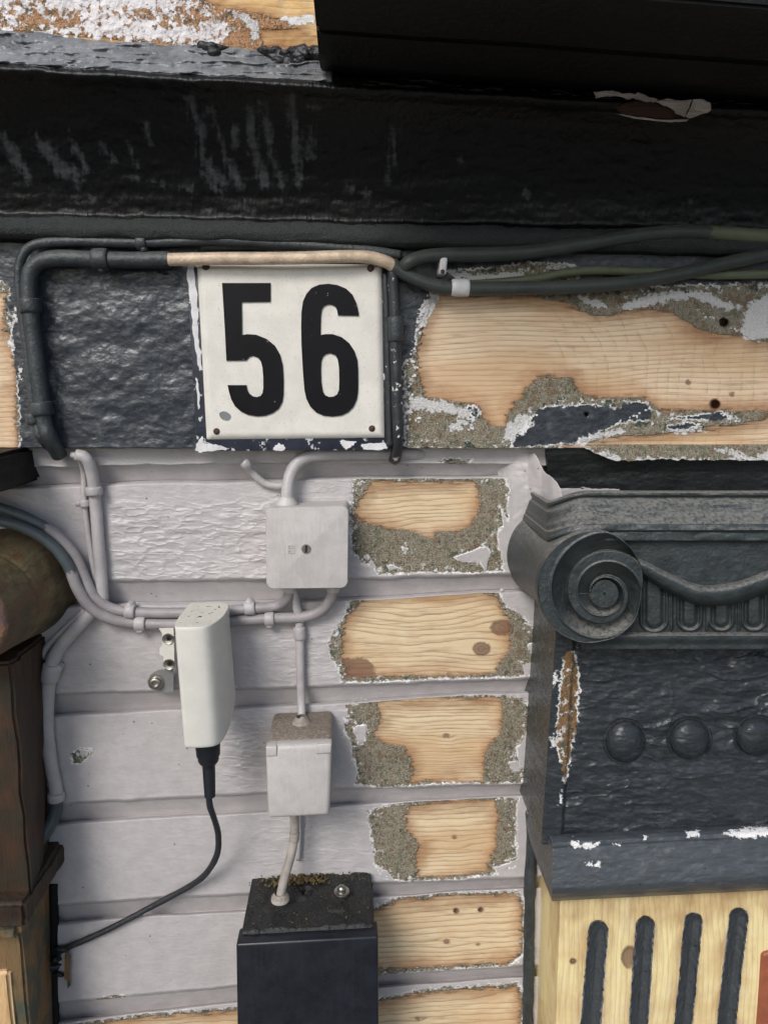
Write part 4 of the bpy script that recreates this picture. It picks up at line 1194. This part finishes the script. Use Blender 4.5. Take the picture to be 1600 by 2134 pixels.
for k in range(420):
    if k < 260:
        uu, vv = min(1, max(0, rnd.gauss(.42, .22))), rnd.uniform(.80, .99)
    else:
        uu, vv = rnd.uniform(.02, .98), rnd.uniform(.05, .95)
    rr = rnd.uniform(.0005, .0017) * (1.25 if vv > .8 and .1 < uu < .62 else .6)
    p = Vector((lerp(a.x, b_.x, uu), -0.082 + .082 * vv, lerp(a.z, b_.z, uu) + 0.003 + .004 * vv + rnd.uniform(0, .004 if vv > .8 else .0015)))
    bmesh.ops.create_icosphere(bm, subdivisions=1, radius=rr, matrix=Matrix.Translation(p) @ Euler((rnd.random() * 6, rnd.random() * 6, 0)).to_matrix().to_4x4() @ Matrix.Diagonal((rnd.uniform(.5, 1.8), 1, rnd.uniform(.5, 1.2), 1)))
from_bm("crumbs", bm, M['moss'], mo, smooth=False)["kind"] = "stuff"

# ------------------------------------------------------------------ white device
dv = thing("wall_device", "upright white plastic device with speckled top on a wall bracket", "device")
def pt(x, y, d): return P(x, y, d)
zt = P(395, 1309, 0.105).z
zb = P(395, 1556, 0.105).z
xl, xr = P(357, 1309, 0.105).x, P(433, 1309, 0.105).x
foot = [(xl, 0.105), (lerp(xl, xr, .35), 0.1066), (lerp(xl, xr, .72), 0.1064), (xr - .0015, 0.104), (xr + .0040, 0.096), (xr + .0085, 0.080), (xr + .0105, 0.060), (xr + .0100, 0.040), (xr + .0068, 0.028), (xr + .001, 0.025), (xl + .004, 0.025), (xl + .0005, 0.029)]
ft = np.array(foot)
for _ in range(2):
    nx_ = np.roll(ft, -1, 0)
    ft = np.stack([ft * .75 + nx_ * .25, ft * .25 + nx_ * .75], 1).reshape(-1, 2)
rows = []
nz = 46
for k in range(nz + 1):
    z = lerp(zt, zb, k / nz)
    row = []
    for (x, d) in ft:
        # lower edge cut upward towards the back
        cut = 0.032 * np.clip((0.100 - d) / 0.075, 0, 1) ** 1.3
        zz = lerp(zt, zb + cut, k / nz)
        row.append((x + 0.0035 * (k / nz), -d, zz))
    rows.append(row)
rows = np.array(rows)
def ringscale(r, s, dz):
    c = r.mean(0); o = c + (r - c) * s; o[:, 2] = r[:, 2] + dz
    return o
V = np.concatenate([[ringscale(rows[0], .965, .0012)], [ringscale(rows[0], .99, .0009)], rows, [ringscale(rows[-1], .985, -.0009)], [ringscale(rows[-1], .9, -.0012)], [np.broadcast_to(rows[-1].mean(0), rows[-1].shape)]], 0)
ob = grid_mesh("housing", V, M['device'], dv, closed_cols=True, flip=False)
topr = ringscale(rows[0], .965, .0012)
V = np.array([topr + (topr.mean(0) - topr) * s for s in (0, .2, .5, .8, 1.0)])
V[1:, :, 2] += 0.0002
grid_mesh("top_cap", V, M['devicetop'], dv, closed_cols=True, flip=True)
for nm in ("housing",):
    bm = bmesh.new(); bm.from_mesh(ob.data); bmesh.ops.recalc_face_normals(bm, faces=bm.faces); bm.to_mesh(ob.data); bm.free()
sd = lathe("drain_hole", Vector((lerp(xl, xr, .62), -.075, zt + .0012)), [(0, .0006), (.0016, .0006), (.002, .0004), (.002, -.001)], M['void'], dv, n=12, axis=(0, 0, 1), squash=.7)
rnd = random.Random(9)
for k in range(20):
    lathe("dirt_speck", Vector((lerp(xl, xr + .006, rnd.uniform(.15, .95)), -rnd.uniform(.04, .098), zt + .0013)), [(0, .0005), (rnd.uniform(.0005, .0011), .0003), (.0012, -.0005)], M['void'], dv, n=8, axis=(0, 0, 1), squash=.5)
polyplate("bracket_plate", [[(331, 1309), (362, 1308), (364, 1394), (341, 1393), (341, 1368), (333, 1364), (333, 1350), (339, 1344), (338, 1320)]], 0.016, 0.022, M['device'], dv)
for sx, sy in ((351, 1331), (353, 1384)):
    s = lathe("screw", P(sx, sy, 0.0215), [(0, .001), (.003, .0012), (.0055, .0022), (.0062, .0012), (.0062, -.002)], M['steel'], dv, n=20)
    for ang in (0, 60, 120):
        ca, sa = math.cos(R(ang)) * 5, math.sin(R(ang)) * 5
        pbox("recess", [(sx - ca - sa * .25, sy - sa + ca * .25), (sx + ca - sa * .25, sy + sa + ca * .25), (sx + ca + sa * .25, sy + sa - ca * .25), (sx - ca + sa * .25, sy - sa - ca * .25)], 0.0240, 0.0215, M['void'], s, bevel=0)
arm = [(362, 1393), (330, 1396), (314, 1406), (307, 1420), (311, 1433), (322, 1441), (345, 1443), (362, 1442)]
polyplate("bracket_arm", [arm], 0.010, 0.015, M['greymetal'], dv)
s = lathe("bolt", P(326, 1421, 0.015), [(.0085, 0), (.0085, .0012), (.0062, .0014), (.0062, .0055), (.0056, .0062), (.0034, .0062), (.0034, .003), (0, .003)], M['steel'], dv, n=24)
# black gland and boot below the device
bx, bz = P(433, 1545, 0.072).x, P(433, 1548, 0.072).z
k = unit(.07)
lathe("cable_boot", Vector((bx, -.072, bz)), [(27 * k, .010), (27 * k, -6 * k), (26 * k, -28 * k), (23 * k, -32 * k), (23 * k, -40 * k), (20 * k, -46 * k), (14.5 * k, -52 * k), (14 * k, -60 * k), (13 * k, -100 * k), (12 * k, -128 * k), (8 * k, -130 * k), (0, -130 * k)], M['blackrubber'], dv, n=28, axis=(0.0, 0.0, 1))
t = cable("cable", "dirty black cord hanging from the white device and crossing to the corner")
tube("cord", [(436, 1640, .070), (437, 1676, .068), (446, 1705, .060), (455, 1740, .050), (452, 1782, .038), (428, 1822, .022), (390, 1850, .012), (330, 1882, .007), (240, 1930, .007), (180, 1958, .007), (140, 1976, .006), (118, 1992, .0), (112, 2040, -.004)], 7, 0.02, M['blackcord'], t, lump=0.14, seed=40)
blobs("sealant", [(128, 1978, 12, .006), (118, 1996, 13, .004), (112, 2016, 12, .004), (122, 2030, 9, .004)], M['tar'], t, 13)
sp = thing("wood_splinter", "narrow pale splinter sticking up beside the end of the black cord", "splinter")
polyplate("sliver", [[(136, 1990), (141, 1984), (147, 1994), (146, 2030), (148, 2052), (142, 2062), (141, 2044), (135, 2040)]], 0.004, 0.008, M['shaftmid'], sp, jitter=1)

# ------------------------------------------------------------------ carved pilaster (right)
DS, DN, DC, DV = 0.080, 0.090, 0.113, 0.130
pil = thing("pilaster", "black carved scroll capital with round bosses on a fluted bare wood shaft", "pilaster")
CAP = M['capital']

def extrude_profile(name, xl_, xr_, prof, mat, parent, ncols=260, nrows=120, relief=0.0006, seed=0, leftend=True, tilt=0.0, attrs=None, rightend=False, rnd_=0.0):
    """prof: list of (y px at front trace, d); straight run in x between photo columns; the end is returned to the wall"""
    pr = np.array(prof, float)
    ac = np.concatenate([[0], np.cumsum(np.hypot(np.diff(pr[:, 0]) * .0005, np.diff(pr[:, 1])))])
    tt = np.linspace(0, ac[-1], nrows)
    yy, dd = np.interp(tt, ac, pr[:, 0]), np.interp(tt, ac, pr[:, 1])
    xs = np.linspace(xl_, xr_, ncols)
    X = np.broadcast_to(xs, (nrows, ncols)).copy()
    Y = yy[:, None] + (X - xl_) * tilt
    D = np.broadcast_to(dd[:, None], X.shape).copy()
    D = D + relief * fbm(X / 40, Y / 14, seed, 4)
    V = PV(X, Y, D)
    if rnd_:
        aa = np.linspace(math.pi / 2, 0, 14, endpoint=False)
        pre = np.stack([V[:, 0] + np.stack([np.full(nrows, -rnd_ * math.sin(q)), np.full(nrows, 0.0) + rnd_ * (1 - math.cos(q)) , np.full(nrows, -0.45 * rnd_ * math.sin(q) ** 2)], -1) for q in aa], 1)
        pre[:, :, 1] = np.minimum(pre[:, :, 1], 0.03)
        V = np.concatenate([pre, V], 1)
        X = np.concatenate([np.repeat(X[:, :1], 14, 1), X], 1); Y = np.concatenate([np.repeat(Y[:, :1], 14, 1), Y], 1)
    if leftend:
        e = V[:, :1].copy(); e[:, 0, 1] = 0.03
        V = np.concatenate([e, V], 1)
        X = np.concatenate([X[:, :1], X], 1); Y = np.concatenate([Y[:, :1], Y], 1)
    if rightend:
        e = V[:, -1:].copy(); e[:, 0, 1] = 0.03
        V = np.concatenate([V, e], 1)
        X = np.concatenate([X, X[:, -1:]], 1); Y = np.concatenate([Y, Y[:, -1:]], 1)
    at = attrs(X, Y) if attrs else None
    ob = grid_mesh(name, V, mat, parent, at)
    ob.data.set_sharp_from_angle(angle=R(50))
    return ob

# block under the frieze and the abacus mouldings
extrude_profile("upper_block", 1140, 1800, [(930, -.01), (932, 0.012), (946, 0.012), (985, 0.004), (1030, 0.0), (1060, 0.0)], M['soffit2'], pil, seed=71, relief=.001, tilt=-0.006)
extrude_profile("abacus_moulding", 1222, 1800, [(1022, .03), (1023, .098), (1027, .104), (1032, .105), (1037, .101), (1042, .103), (1048, .108), (1066, .114), (1082, .120), (1086, .122), (1090, .126), (1105, .1285), (1108, .127), (1112, .118), (1118, .05)], CAP, pil, seed=72, relief=.0014, rnd_=0.03)
extrude_profile("abacus_band", 1216, 1800, [(1100, .06), (1103, .120), (1108, .1255), (1126, .1265), (1130, .122), (1132, .06)], CAP, pil, seed=73, relief=.0012)
# volute
ex, ey = 1259, 1237
ang_k = np.radians([0, 45, 90, 135, 180, 225, 270, 315, 360])     # 0 = right, 90 = down, 180 = left, 270 = up (photo)
rad_k = np.array([76, 84, 98, 122, 139, 140, 128, 100, 76.0])
nth, nr = 360, 150
th = np.linspace(0, 2 * math.pi, nth, endpoint=False)
def per(thv):
    t = np.mod(thv, 2 * math.pi)
    i = np.clip((t / (math.pi / 4)).astype(int), 0, 7)
    f = t / (math.pi / 4) - i
    r = rad_k[:-1]
    p0, p1, p2, p3 = r[(i - 1) % 8], r[i], r[(i + 1) % 8], r[(i + 2) % 8]
    return 0.5 * (2 * p1 + (p2 - p0) * f + (2 * p0 - 5 * p1 + 4 * p2 - p3) * f ** 2 + (3 * p1 - p0 - 3 * p2 + p3) * f ** 3)
Rb = per(th)
rr = np.linspace(0.02, 1, nr)
RRr = rr[:, None] * Rb[None, :]
TH = np.broadcast_to(th, RRr.shape)
phi = np.mod(TH - math.pi, 2 * math.pi)              # from left, going up over the top ... reversed below
phi = np.mod(math.pi - TH, 2 * math.pi)              # from left, through the bottom
pt_ = phi / (2 * math.pi)
lr = lambda tv: np.exp(np.interp(tv, [-1, 0, 1, 2, 3], np.log([248, 139, 78, 31, 27.0])))
h = np.full(RRr.shape, 0.0030)
for nt in (-1, 0, 1):
    ro, ri = lr(nt + pt_), lr(nt + 1 + pt_)
    s = (ro - RRr) / (ro - ri)
    dk = 0.016 if nt < 1 else 0.012
    prof_ = np.where(s <= 0.48, 0.004, 0.004 - dk * np.clip((s - 0.48) / 0.52, 0, 1) ** 0.8) + 0.0016 * np.exp(-((s - 0.47) / 0.05) ** 2)
    prof_ = np.where(s < 0.05, lerp(0.004 - 0.6 * dk, 0.004, sm(s / 0.05)), prof_)
    h = np.where((RRr <= ro) & (RRr > ri), prof_, h)
h = lerp(h, np.full_like(h, 0.0030), sm((29 - RRr) / 2))
h = h * sm((1.0 - rr)[:, None] / 0.03) + 0.004 * (1 - sm((1.0 - rr)[:, None] / 0.03))
h = h + 0.0004 * fbm(ex / 20 + RRr * np.cos(TH) / 14, RRr * np.sin(TH) / 14, 77, 3)
Xv = ex + RRr * np.cos(TH); Yv = ey + RRr * np.sin(TH)
grid_mesh("volute", PV(Xv, Yv, DV + h), CAP, pil, closed_cols=True, flip=True)
# bolster behind the volute
fr = PV(ex + Rb * np.cos(th), ey + Rb * np.sin(th), np.full_like(th, DV + .004))
cen = np.array(P(ex - 14, ey - 2, DV))
rows = []
for k, (dep, sc) in enumerate([(DV + .004, .985), (DV + .0045, 1.0), (DV + .001, 1.012), (DV - .004, 1.012), (DV - .008, 1.0), (.115, .975), (.100, .95), (.085, .935), (.07, .93), (.05, .94), (.03, .965), (.012, 1.0), (0.006, 1.02), (-.03, 1.02)]):
    r_ = cen + (fr - cen) * sc
    r_[:, 1] = -dep
    rows.append(r_)
V = np.array(rows)
# resample densely along the depth
tk = np.linspace(0, len(rows) - 1, 70)
i0 = np.clip(tk.astype(int), 0, len(rows) - 2); f_ = (tk - i0)[:, None, None]
V = V[i0] * (1 - f_) + V[i0 + 1] * f_
V = V + (V - cen) * (0.008 * fbm(np.arange(70)[:, None] / 9, th[None, :] * 6, 78, 3))[..., None] * np.array([1, 0, 1])
grid_mesh("bolster", V, CAP, pil, closed_cols=True)
# festoon band sweeping from the scroll across the capital
pth = catmull([(1236, 1160), (1260, 1155), (1292, 1162), (1330, 1180), (1380, 1208), (1430, 1232), (1470, 1242), (1530, 1236), (1590, 1216), (1660, 1190), (1800, 1150)], 5)
wd_ = np.interp(np.arange(len(pth)), [0, len(pth) * .06, len(pth) * .2, len(pth) * .45, len(pth)], [8, 10, 15, 20, 20])
tan = np.gradient(pth, axis=0); tan /= np.linalg.norm(tan, axis=1)[:, None]
nrm = np.stack([tan[:, 1], -tan[:, 0]], 1)
nrm *= np.sign(-nrm[:, 1:2] + 1e-9)
ww = np.linspace(-1.15, 1.15, 26)
Xf = pth[:, 0][None] + ww[:, None] * wd_[None] * nrm[:, 0][None]
Yf = pth[:, 1][None] + ww[:, None] * wd_[None] * nrm[:, 1][None]
hf = 0.0155 * (1 - np.abs(ww / 1.15) ** 3.5) - 0.003 * np.clip(-ww, 0, 1)
Df = DV - 0.012 + hf[:, None] * np.ones_like(Xf) + .0005 * fbm(Xf / 20, Yf / 10, 79, 3)
ob = grid_mesh("festoon", PV(Xf, Yf, Df), CAP, pil)
bm = bmesh.new(); bm.from_mesh(ob.data); bmesh.ops.recalc_face_normals(bm, faces=bm.faces); bm.to_mesh(ob.data); bm.free()
ob.data.polygons.foreach_set("use_smooth", np.ones(len(ob.data.polygons), bool))
# ground of the capital with egg ornament
xs = np.linspace(1210, 1800, 420); ys = np.linspace(1116, 1352, 190)
X, Y = np.meshgrid(xs, ys)
fy = np.interp(X, pth[:, 0], pth[:, 1])
D = np.full(X.shape, DV - 0.012)
below = sm((Y - fy - 4) / 6) * sm((1322 - Y) / 4)
eggs = np.zeros_like(X)
for k, exx in enumerate((1362, 1436, 1502, 1570, 1640, 1710)):
    tp = float(np.interp(exx, pth[:, 0], pth[:, 1])) + 6
    w = 27 if k else 30
    cy = 1292
    sdU = np.where(Y < cy, w - np.abs(X - exx), w - np.hypot(X - exx, (Y - cy) * 1.1))
    eggs += 0.0045 * np.exp(-((sdU - 3) / 3.2) ** 2) + 0.0050 * sm((sdU - 9) / 10) + 0.0035 * np.exp(-(((X - exx - 36) / 3.0) ** 2)) * sm((1316 - Y) / 5)
D = D - 0.006 * below + below * eggs + 0.003 * sm((Y - 1322) / 3) * sm((1345 - Y) / 14)
D = D + 0.0005 * fbm(X / 24, Y / 9, 83, 4)
sheet("egg_band", X, Y, D, CAP, pil, skip=(np.hypot(X[:-1, :-1] - 1300, 0) < -1))
# neck panel with three bosses
xs = np.linspace(1128, 1800, 520); ys = np.linspace(1300, 1760, 360)
X, Y = np.meshgrid(xs, ys)
lean = 1192 - (Y - 1400) * 0.062                     # inner edge of the corner strip
edgex = 1152 - (Y - 1400) * 0.070
D = np.full(X.shape, DN - 0.006)
stripm = sm((lean + 4 - X) / 8)
D = D + stripm * 0.006
relief = (fbm(X / 56, Y / 26, 91, 3) * 0.0040 + np.clip(ridged(X / 90, Y / 34, 92, 2), 0, 1) ** 4 * 0.0016) * (0.25 + 0.75 * vnoise(X / 140, Y / 110, 93)) + 0.0005 * fbm(X / 18, Y / 9, 94, 2)
D = D + (1 - stripm) * relief * 1.2 + stripm * relief * 0.3
for bx_, by_, rx, ry in ((1302, 1545, 41, 43), (1436, 1540, 42, 42), (1574, 1534, 42, 40), (1705, 1528, 42, 40)):
    q = np.hypot((X - bx_) / rx, (Y - by_) / ry)
    D = np.where(q < 1.12, DN - 0.006 + 0.0165 * np.sqrt(np.clip(1 - q ** 2, 0, 1)) * 1.0 + (relief * .35) - 0.0012 * sm((q - .97) / .05), D)
bare = [[(1176, 1362), (1186, 1355), (1198, 1362), (1204, 1400), (1206, 1430), (1202, 1480), (1200, 1520), (1190, 1555), (1186, 1590), (1178, 1630), (1173, 1620), (1166, 1575), (1158, 1550), (1163, 1480), (1168, 1420)]]
sA = sdmany(X, Y, bare)
sW = np.maximum(sdmany(X, Y, [[(1152, 1402), (1158, 1398), (1160, 1416), (1154, 1432)], [(1148, 1535), (1154, 1528), (1156, 1560), (1150, 1556)], [(1164, 1655), (1170, 1650), (1170, 1675), (1166, 1676)]]), -60)
Xs = np.maximum(X, edgex)
V = PV(Xs, Y, D)
e = V[:, :1].copy(); e[:, 0, 1] = 0.03
V = np.concatenate([e, V], 1)
cat1 = lambda a: np.concatenate([a[:, :1], a], 1)
ob_n = grid_mesh("neck_panel", V, M['pilaster'], pil, dict(peel=cat1(sA) * .0005, white=cat1(sW) * .0005, wood=cat1(sA - 40) * .0005, grain=cat1(X) / 9))
ob_n.data.set_sharp_from_angle(angle=R(55))
# corner bead where boards meet the pilaster
tube("corner_bead", [(1128, 1330), (1126, 1400), (1121, 1500), (1117, 1600), (1111, 1690)], 9, 0.006, M['capital'], pil, lump=.15, seed=51)
# lower collar
col_prof = [(1734, .07), (1740, .088), (1748, .096), (1757, .101), (1764, .102), (1768, .105), (1840, .117), (1852, .1185), (1862, .117), (1872, .110), (1878, .098), (1876, .05)]
def col_at(X, Y):
    sW_ = sdmany(X, Y, [[(1184, 1760), (1190, 1752), (1215, 1758), (1248, 1757), (1240, 1766), (1200, 1767)], [(1282, 1758), (1295, 1758), (1290, 1763)], [(1428, 1735), (1456, 1730), (1458, 1740), (1436, 1746)], [(1500, 1738), (1560, 1724), (1640, 1724), (1640, 1738), (1555, 1746)], [(1220, 1802), (1250, 1798), (1252, 1806), (1235, 1806)], [(1338, 1742), (1346, 1742), (1344, 1748)]])
    return dict(white=sW_ * .0005 + .0004)
extrude_profile("collar", 1150, 1800, col_prof, M['collar'], pil, seed=94, relief=.0010, tilt=-0.050, attrs=col_at)
# shaft
xs = np.linspace(1166, 1640, 420); ys = np.linspace(1850, 2330, 300)
X, Y = np.meshgrid(xs, ys)
Xe = X - (Y - 1900) * 0.035 * np.interp(X, [1166, 1300], [1, 0])
slots = [([(1247, 1938), (1222, 2330)], 20, 20), ([(1344, 1929), (1316, 2330)], 20, 20), ([(1444, 1921), (1404, 2330)], 19, 19), ([(1538, 1912), (1490, 2330)], 20, 20), ([(1636, 1905), (1580, 2330)], 20, 20)]
sS = sdcaps(X, Y, slots) + 1.5 * fbm(X / 14, Y / 18, 97, 3)
D = DS + 0.0006 * fbm(X / 20, Y / 80, 95, 3) - 0.010 * np.sqrt(np.clip(sS / 20, 0, 1))
kn = 18 - np.hypot((X - 1312), (Y - 1995) * 0.75)
D = D - 0.002 * sm(kn / 6)
for nx, ny in ((1196, 2003),):
    kn = np.maximum(kn, 7 - np.hypot(X - nx, Y - ny)); D = D - .004 * sm((5 - np.hypot(X - nx, Y - ny)) / 2)
V = PV(Xe, Y, D)
e = V[:, :1].copy(); e[:, 0, 1] = 0.03
V = np.concatenate([e, V], 1)
gx = X + 14 * fbm(X / 80, Y / 200, 96, 2)
ob_s = grid_mesh("shaft", V, M['shaft'], pil, dict(peel=cat1(-sS) * .0005, wood=cat1(np.minimum(-sS + 14, np.minimum(45, (Y - 1870) / 3.2 + 26 * fbm(X / 60, Y / 110, 98, 3) + 6).clip(17, 60))) * .0005, knot=cat1(kn) * .0005, grain=cat1(gx) / 11))
ob_s.data.set_sharp_from_angle(angle=R(55))
pbox("edge_trim", [(1588, 1990), (1680, 1960), (1640, 2330), (1566, 2330)], DS + .004, 0.0, M['redpaint'], pil, bevel=.003)
# narrow board between siding and pilaster
tube("corner_bead", [(1106, 1690), (1108, 1760), (1104, 1840), (1102, 1960), (1100, 2100), (1098, 2330)], 13, 0.004, M['capital'], pil, lump=.2, seed=52)

# ------------------------------------------------------------------ stripped pilaster (left)
lp = thing("pilaster", "dark stained stripped pilaster with carved roll at the edge of the boards", "pilaster")
# roll seen from its side
rows = []
n = 120
th = np.linspace(0, 2 * math.pi, n, endpoint=False)
cb = P(30, 1216, 0.0)
rad = 128 * 0.0005
depths = np.linspace(-0.02, 0.125, 70)
for dpt in depths:
    f_ = (dpt + .02) / .145
    rk = rad * (1.0 - 0.25 * f_ - 0.03 * math.sin(math.pi * f_))
    rk -= 0.0022 * math.exp(-((f_ - .62) / .014) ** 2)
    rw = rk * (1 + 0.012 * fbm(np.cos(th) * 3 + 5, np.sin(th) * 3 + dpt * 30, 120, 3))
    rows.append(np.stack([cb.x + rw * np.cos(th), np.full(n, -dpt), cb.z + rw * 0.98 * np.sin(th)], -1))
last = rows[-1]
grid_mesh("roll", np.array(rows), M['roll'], lp, closed_cols=True, flip=True)
cl = last.mean(0)
caps = [last + (cl - last) * s_ + np.array([0, dy, 0]) for s_, dy in ((0, 0), (.03, -.002), (.10, -.003), (.22, -.002), (.24, .004), (.40, .004), (.42, -.001), (.6, -.002), (1, -.002))]
grid_mesh("roll_face", np.array(caps), M['rollend'], lp, closed_cols=True, flip=True)
# block above, in shade under the frieze
def lblock(name, xb_, y0, y1, d, mat, bevel=.004, xfront=None):
    a = P(xb_, y0, 0.0); b = P(xb_, y1, 0.0)
    bm = bmesh.new()
    x0 = a.x - 0.35
    vs = [bm.verts.new(v) for v in ((x0, -d, b.z), (a.x, -d, b.z), (a.x, -d, a.z), (x0, -d, a.z), (x0, .03, b.z), (b.x, .03, b.z), (a.x, .03, a.z), (x0, .03, a.z))]
    for f in ((0, 1, 2, 3), (7, 6, 5, 4), (0, 4, 5, 1), (3, 2, 6, 7), (0, 3, 7, 4), (1, 5, 6, 2)):
        bm.faces.new([vs[k] for k in f])
    bmesh.ops.bevel(bm, geom=list(bm.edges), offset=bevel, segments=3, affect='EDGES')
    bmesh.ops.subdivide_edges(bm, edges=[e for e in bm.edges if e.calc_length() > .015], cuts=9, use_grid_fill=True)
    for v in bm.verts:
        v.co.x += 0.0030 * float(fbm(np.array(v.co.y * 70), np.array(v.co.z * 55), 12, 3))
        v.co.y += 0.0020 * float(fbm(np.array(v.co.x * 70), np.array(v.co.z * 60), 18, 3))
    return from_bm(name, bm, mat, lp, angle=45)
lblock("upper_block", 72, 930, 1004, 0.11, M['soffit'])
lblock("neck", 96, 1320, 1800, 0.085, M['shaftside'], .003)
lblock("shaft", 104, 1800, 2330, 0.082, M['shaftmid'], .003)
# slanting collar
xs_ = [(70, 1880), (138, 1760), (142, 1742), (120, 1730)]
lblock("collar", 132, 1752, 1800, 0.104, M['shaftside'], .004)
lblock("collar_slope", 118, 1796, 1830, 0.100, M['shaftmid'], .006)
lblock("front_face", 88, 1905, 2330, 0.0875, M['shaftpale'], .003)
tube("corner_bead", [(112, 1840), (112, 1900), (113, 2000), (114, 2150), (114, 2330)], 11, 0.0, M['soffit'], lp, lump=.2, seed=53)

# ------------------------------------------------------------------ loose flakes of paint round the sanded patches
def scatter_flakes(parent, polys, d, n, seed, mats, smin=2.5, smax=7):
    rnd = random.Random(seed)
    bm = bmesh.new()
    segs = []
    for p in polys:
        for i in range(len(p)):
            a, b = p[i], p[(i + 1) % len(p)]
            if -20 < a[0] < 1650 and -20 < b[0] < 1650 and a[1] < 2140:
                segs.append((a, b, math.hypot(b[0] - a[0], b[1] - a[1]) if abs(b[1] - a[1]) > 0.25 * abs(b[0] - a[0]) else 0.001))
    for k in range(n):
        a, b, L = rnd.choices(segs, [q[2] for q in segs])[0]
        t_ = rnd.random()
        x = a[0] + (b[0] - a[0]) * t_ + rnd.gauss(0, 4)
        y = a[1] + (b[1] - a[1]) * t_ + rnd.gauss(0, 2)
        if math.hypot(x - 1507, y - 672) < 18 or math.hypot(x - 1489, y - 843) < 18:
            continue
        r = rnd.uniform(smin, smax) * rnd.uniform(.5, 1)
        m = rnd.randint(5, 8)
        a0 = rnd.random() * 6.28
        tx, ty = rnd.uniform(-.10, .10), rnd.uniform(-.10, .10)
        el = rnd.uniform(.45, 1)
        rot = rnd.choice((0, 0, 1.57)) + rnd.uniform(-.4, .4)
        top, bot = [], []
        for j in range(m):
            w = a0 + 6.283 * j / m
            rr_ = r * rnd.uniform(.55, 1.15)
            lx, ly = rr_ * math.cos(w), rr_ * el * math.sin(w)
            dx, dy = lx * math.cos(rot) - ly * math.sin(rot), lx * math.sin(rot) + ly * math.cos(rot)
            h = d + 0.0013 + (dx * tx + dy * ty) * 0.0005
            top.append(bm.verts.new(P(x + dx, y + dy, h)))
            bot.append(bm.verts.new(P(x + dx, y + dy, h - 0.0022)))
        bm.faces.new(top[::-1])
        for j in range(m):
            j2 = (j + 1) % m
            bm.faces.new((top[j], top[j2], bot[j2], bot[j]))
    o = from_bm("paint_flakes", bm, mats, parent, smooth=False)
    o["kind"] = "stuff"
    return o
scatter_flakes(wall, [p for k in (1, 2, 3, 4) for p in PATCH[k]['A'][:1]], 0.0, 190, 21, M['whitepaint'], 1.5, 5)
scatter_flakes(wall, [p for k in (1, 2, 3, 4, 5, 6) for p in PATCH[k]['A'][:1]], 0.0, 130, 22, M['flake'], 1.5, 5)
FRA = [[(843, 932), (841, 760), (862, 742), (868, 690), (880, 640), (898, 606), (870, 700)], [(1210, 620), (1300, 640), (1420, 612), (1540, 640), (1600, 620), (1540, 690), (1440, 640)],
       [(852, 840), (990, 862), (975, 900), (870, 880)], [(1078, 905), (1105, 866), (1200, 842), (1300, 845), (1358, 852), (1290, 882), (1190, 925), (1058, 930)], [(1380, 880), (1500, 860), (1540, 880), (1460, 900)], [(940, 570), (1100, 560), (1190, 560), (1100, 585)]]
scatter_flakes(frieze, FRA, 0.0195, 240, 23, M['whitepaint'], 1.5, 6)
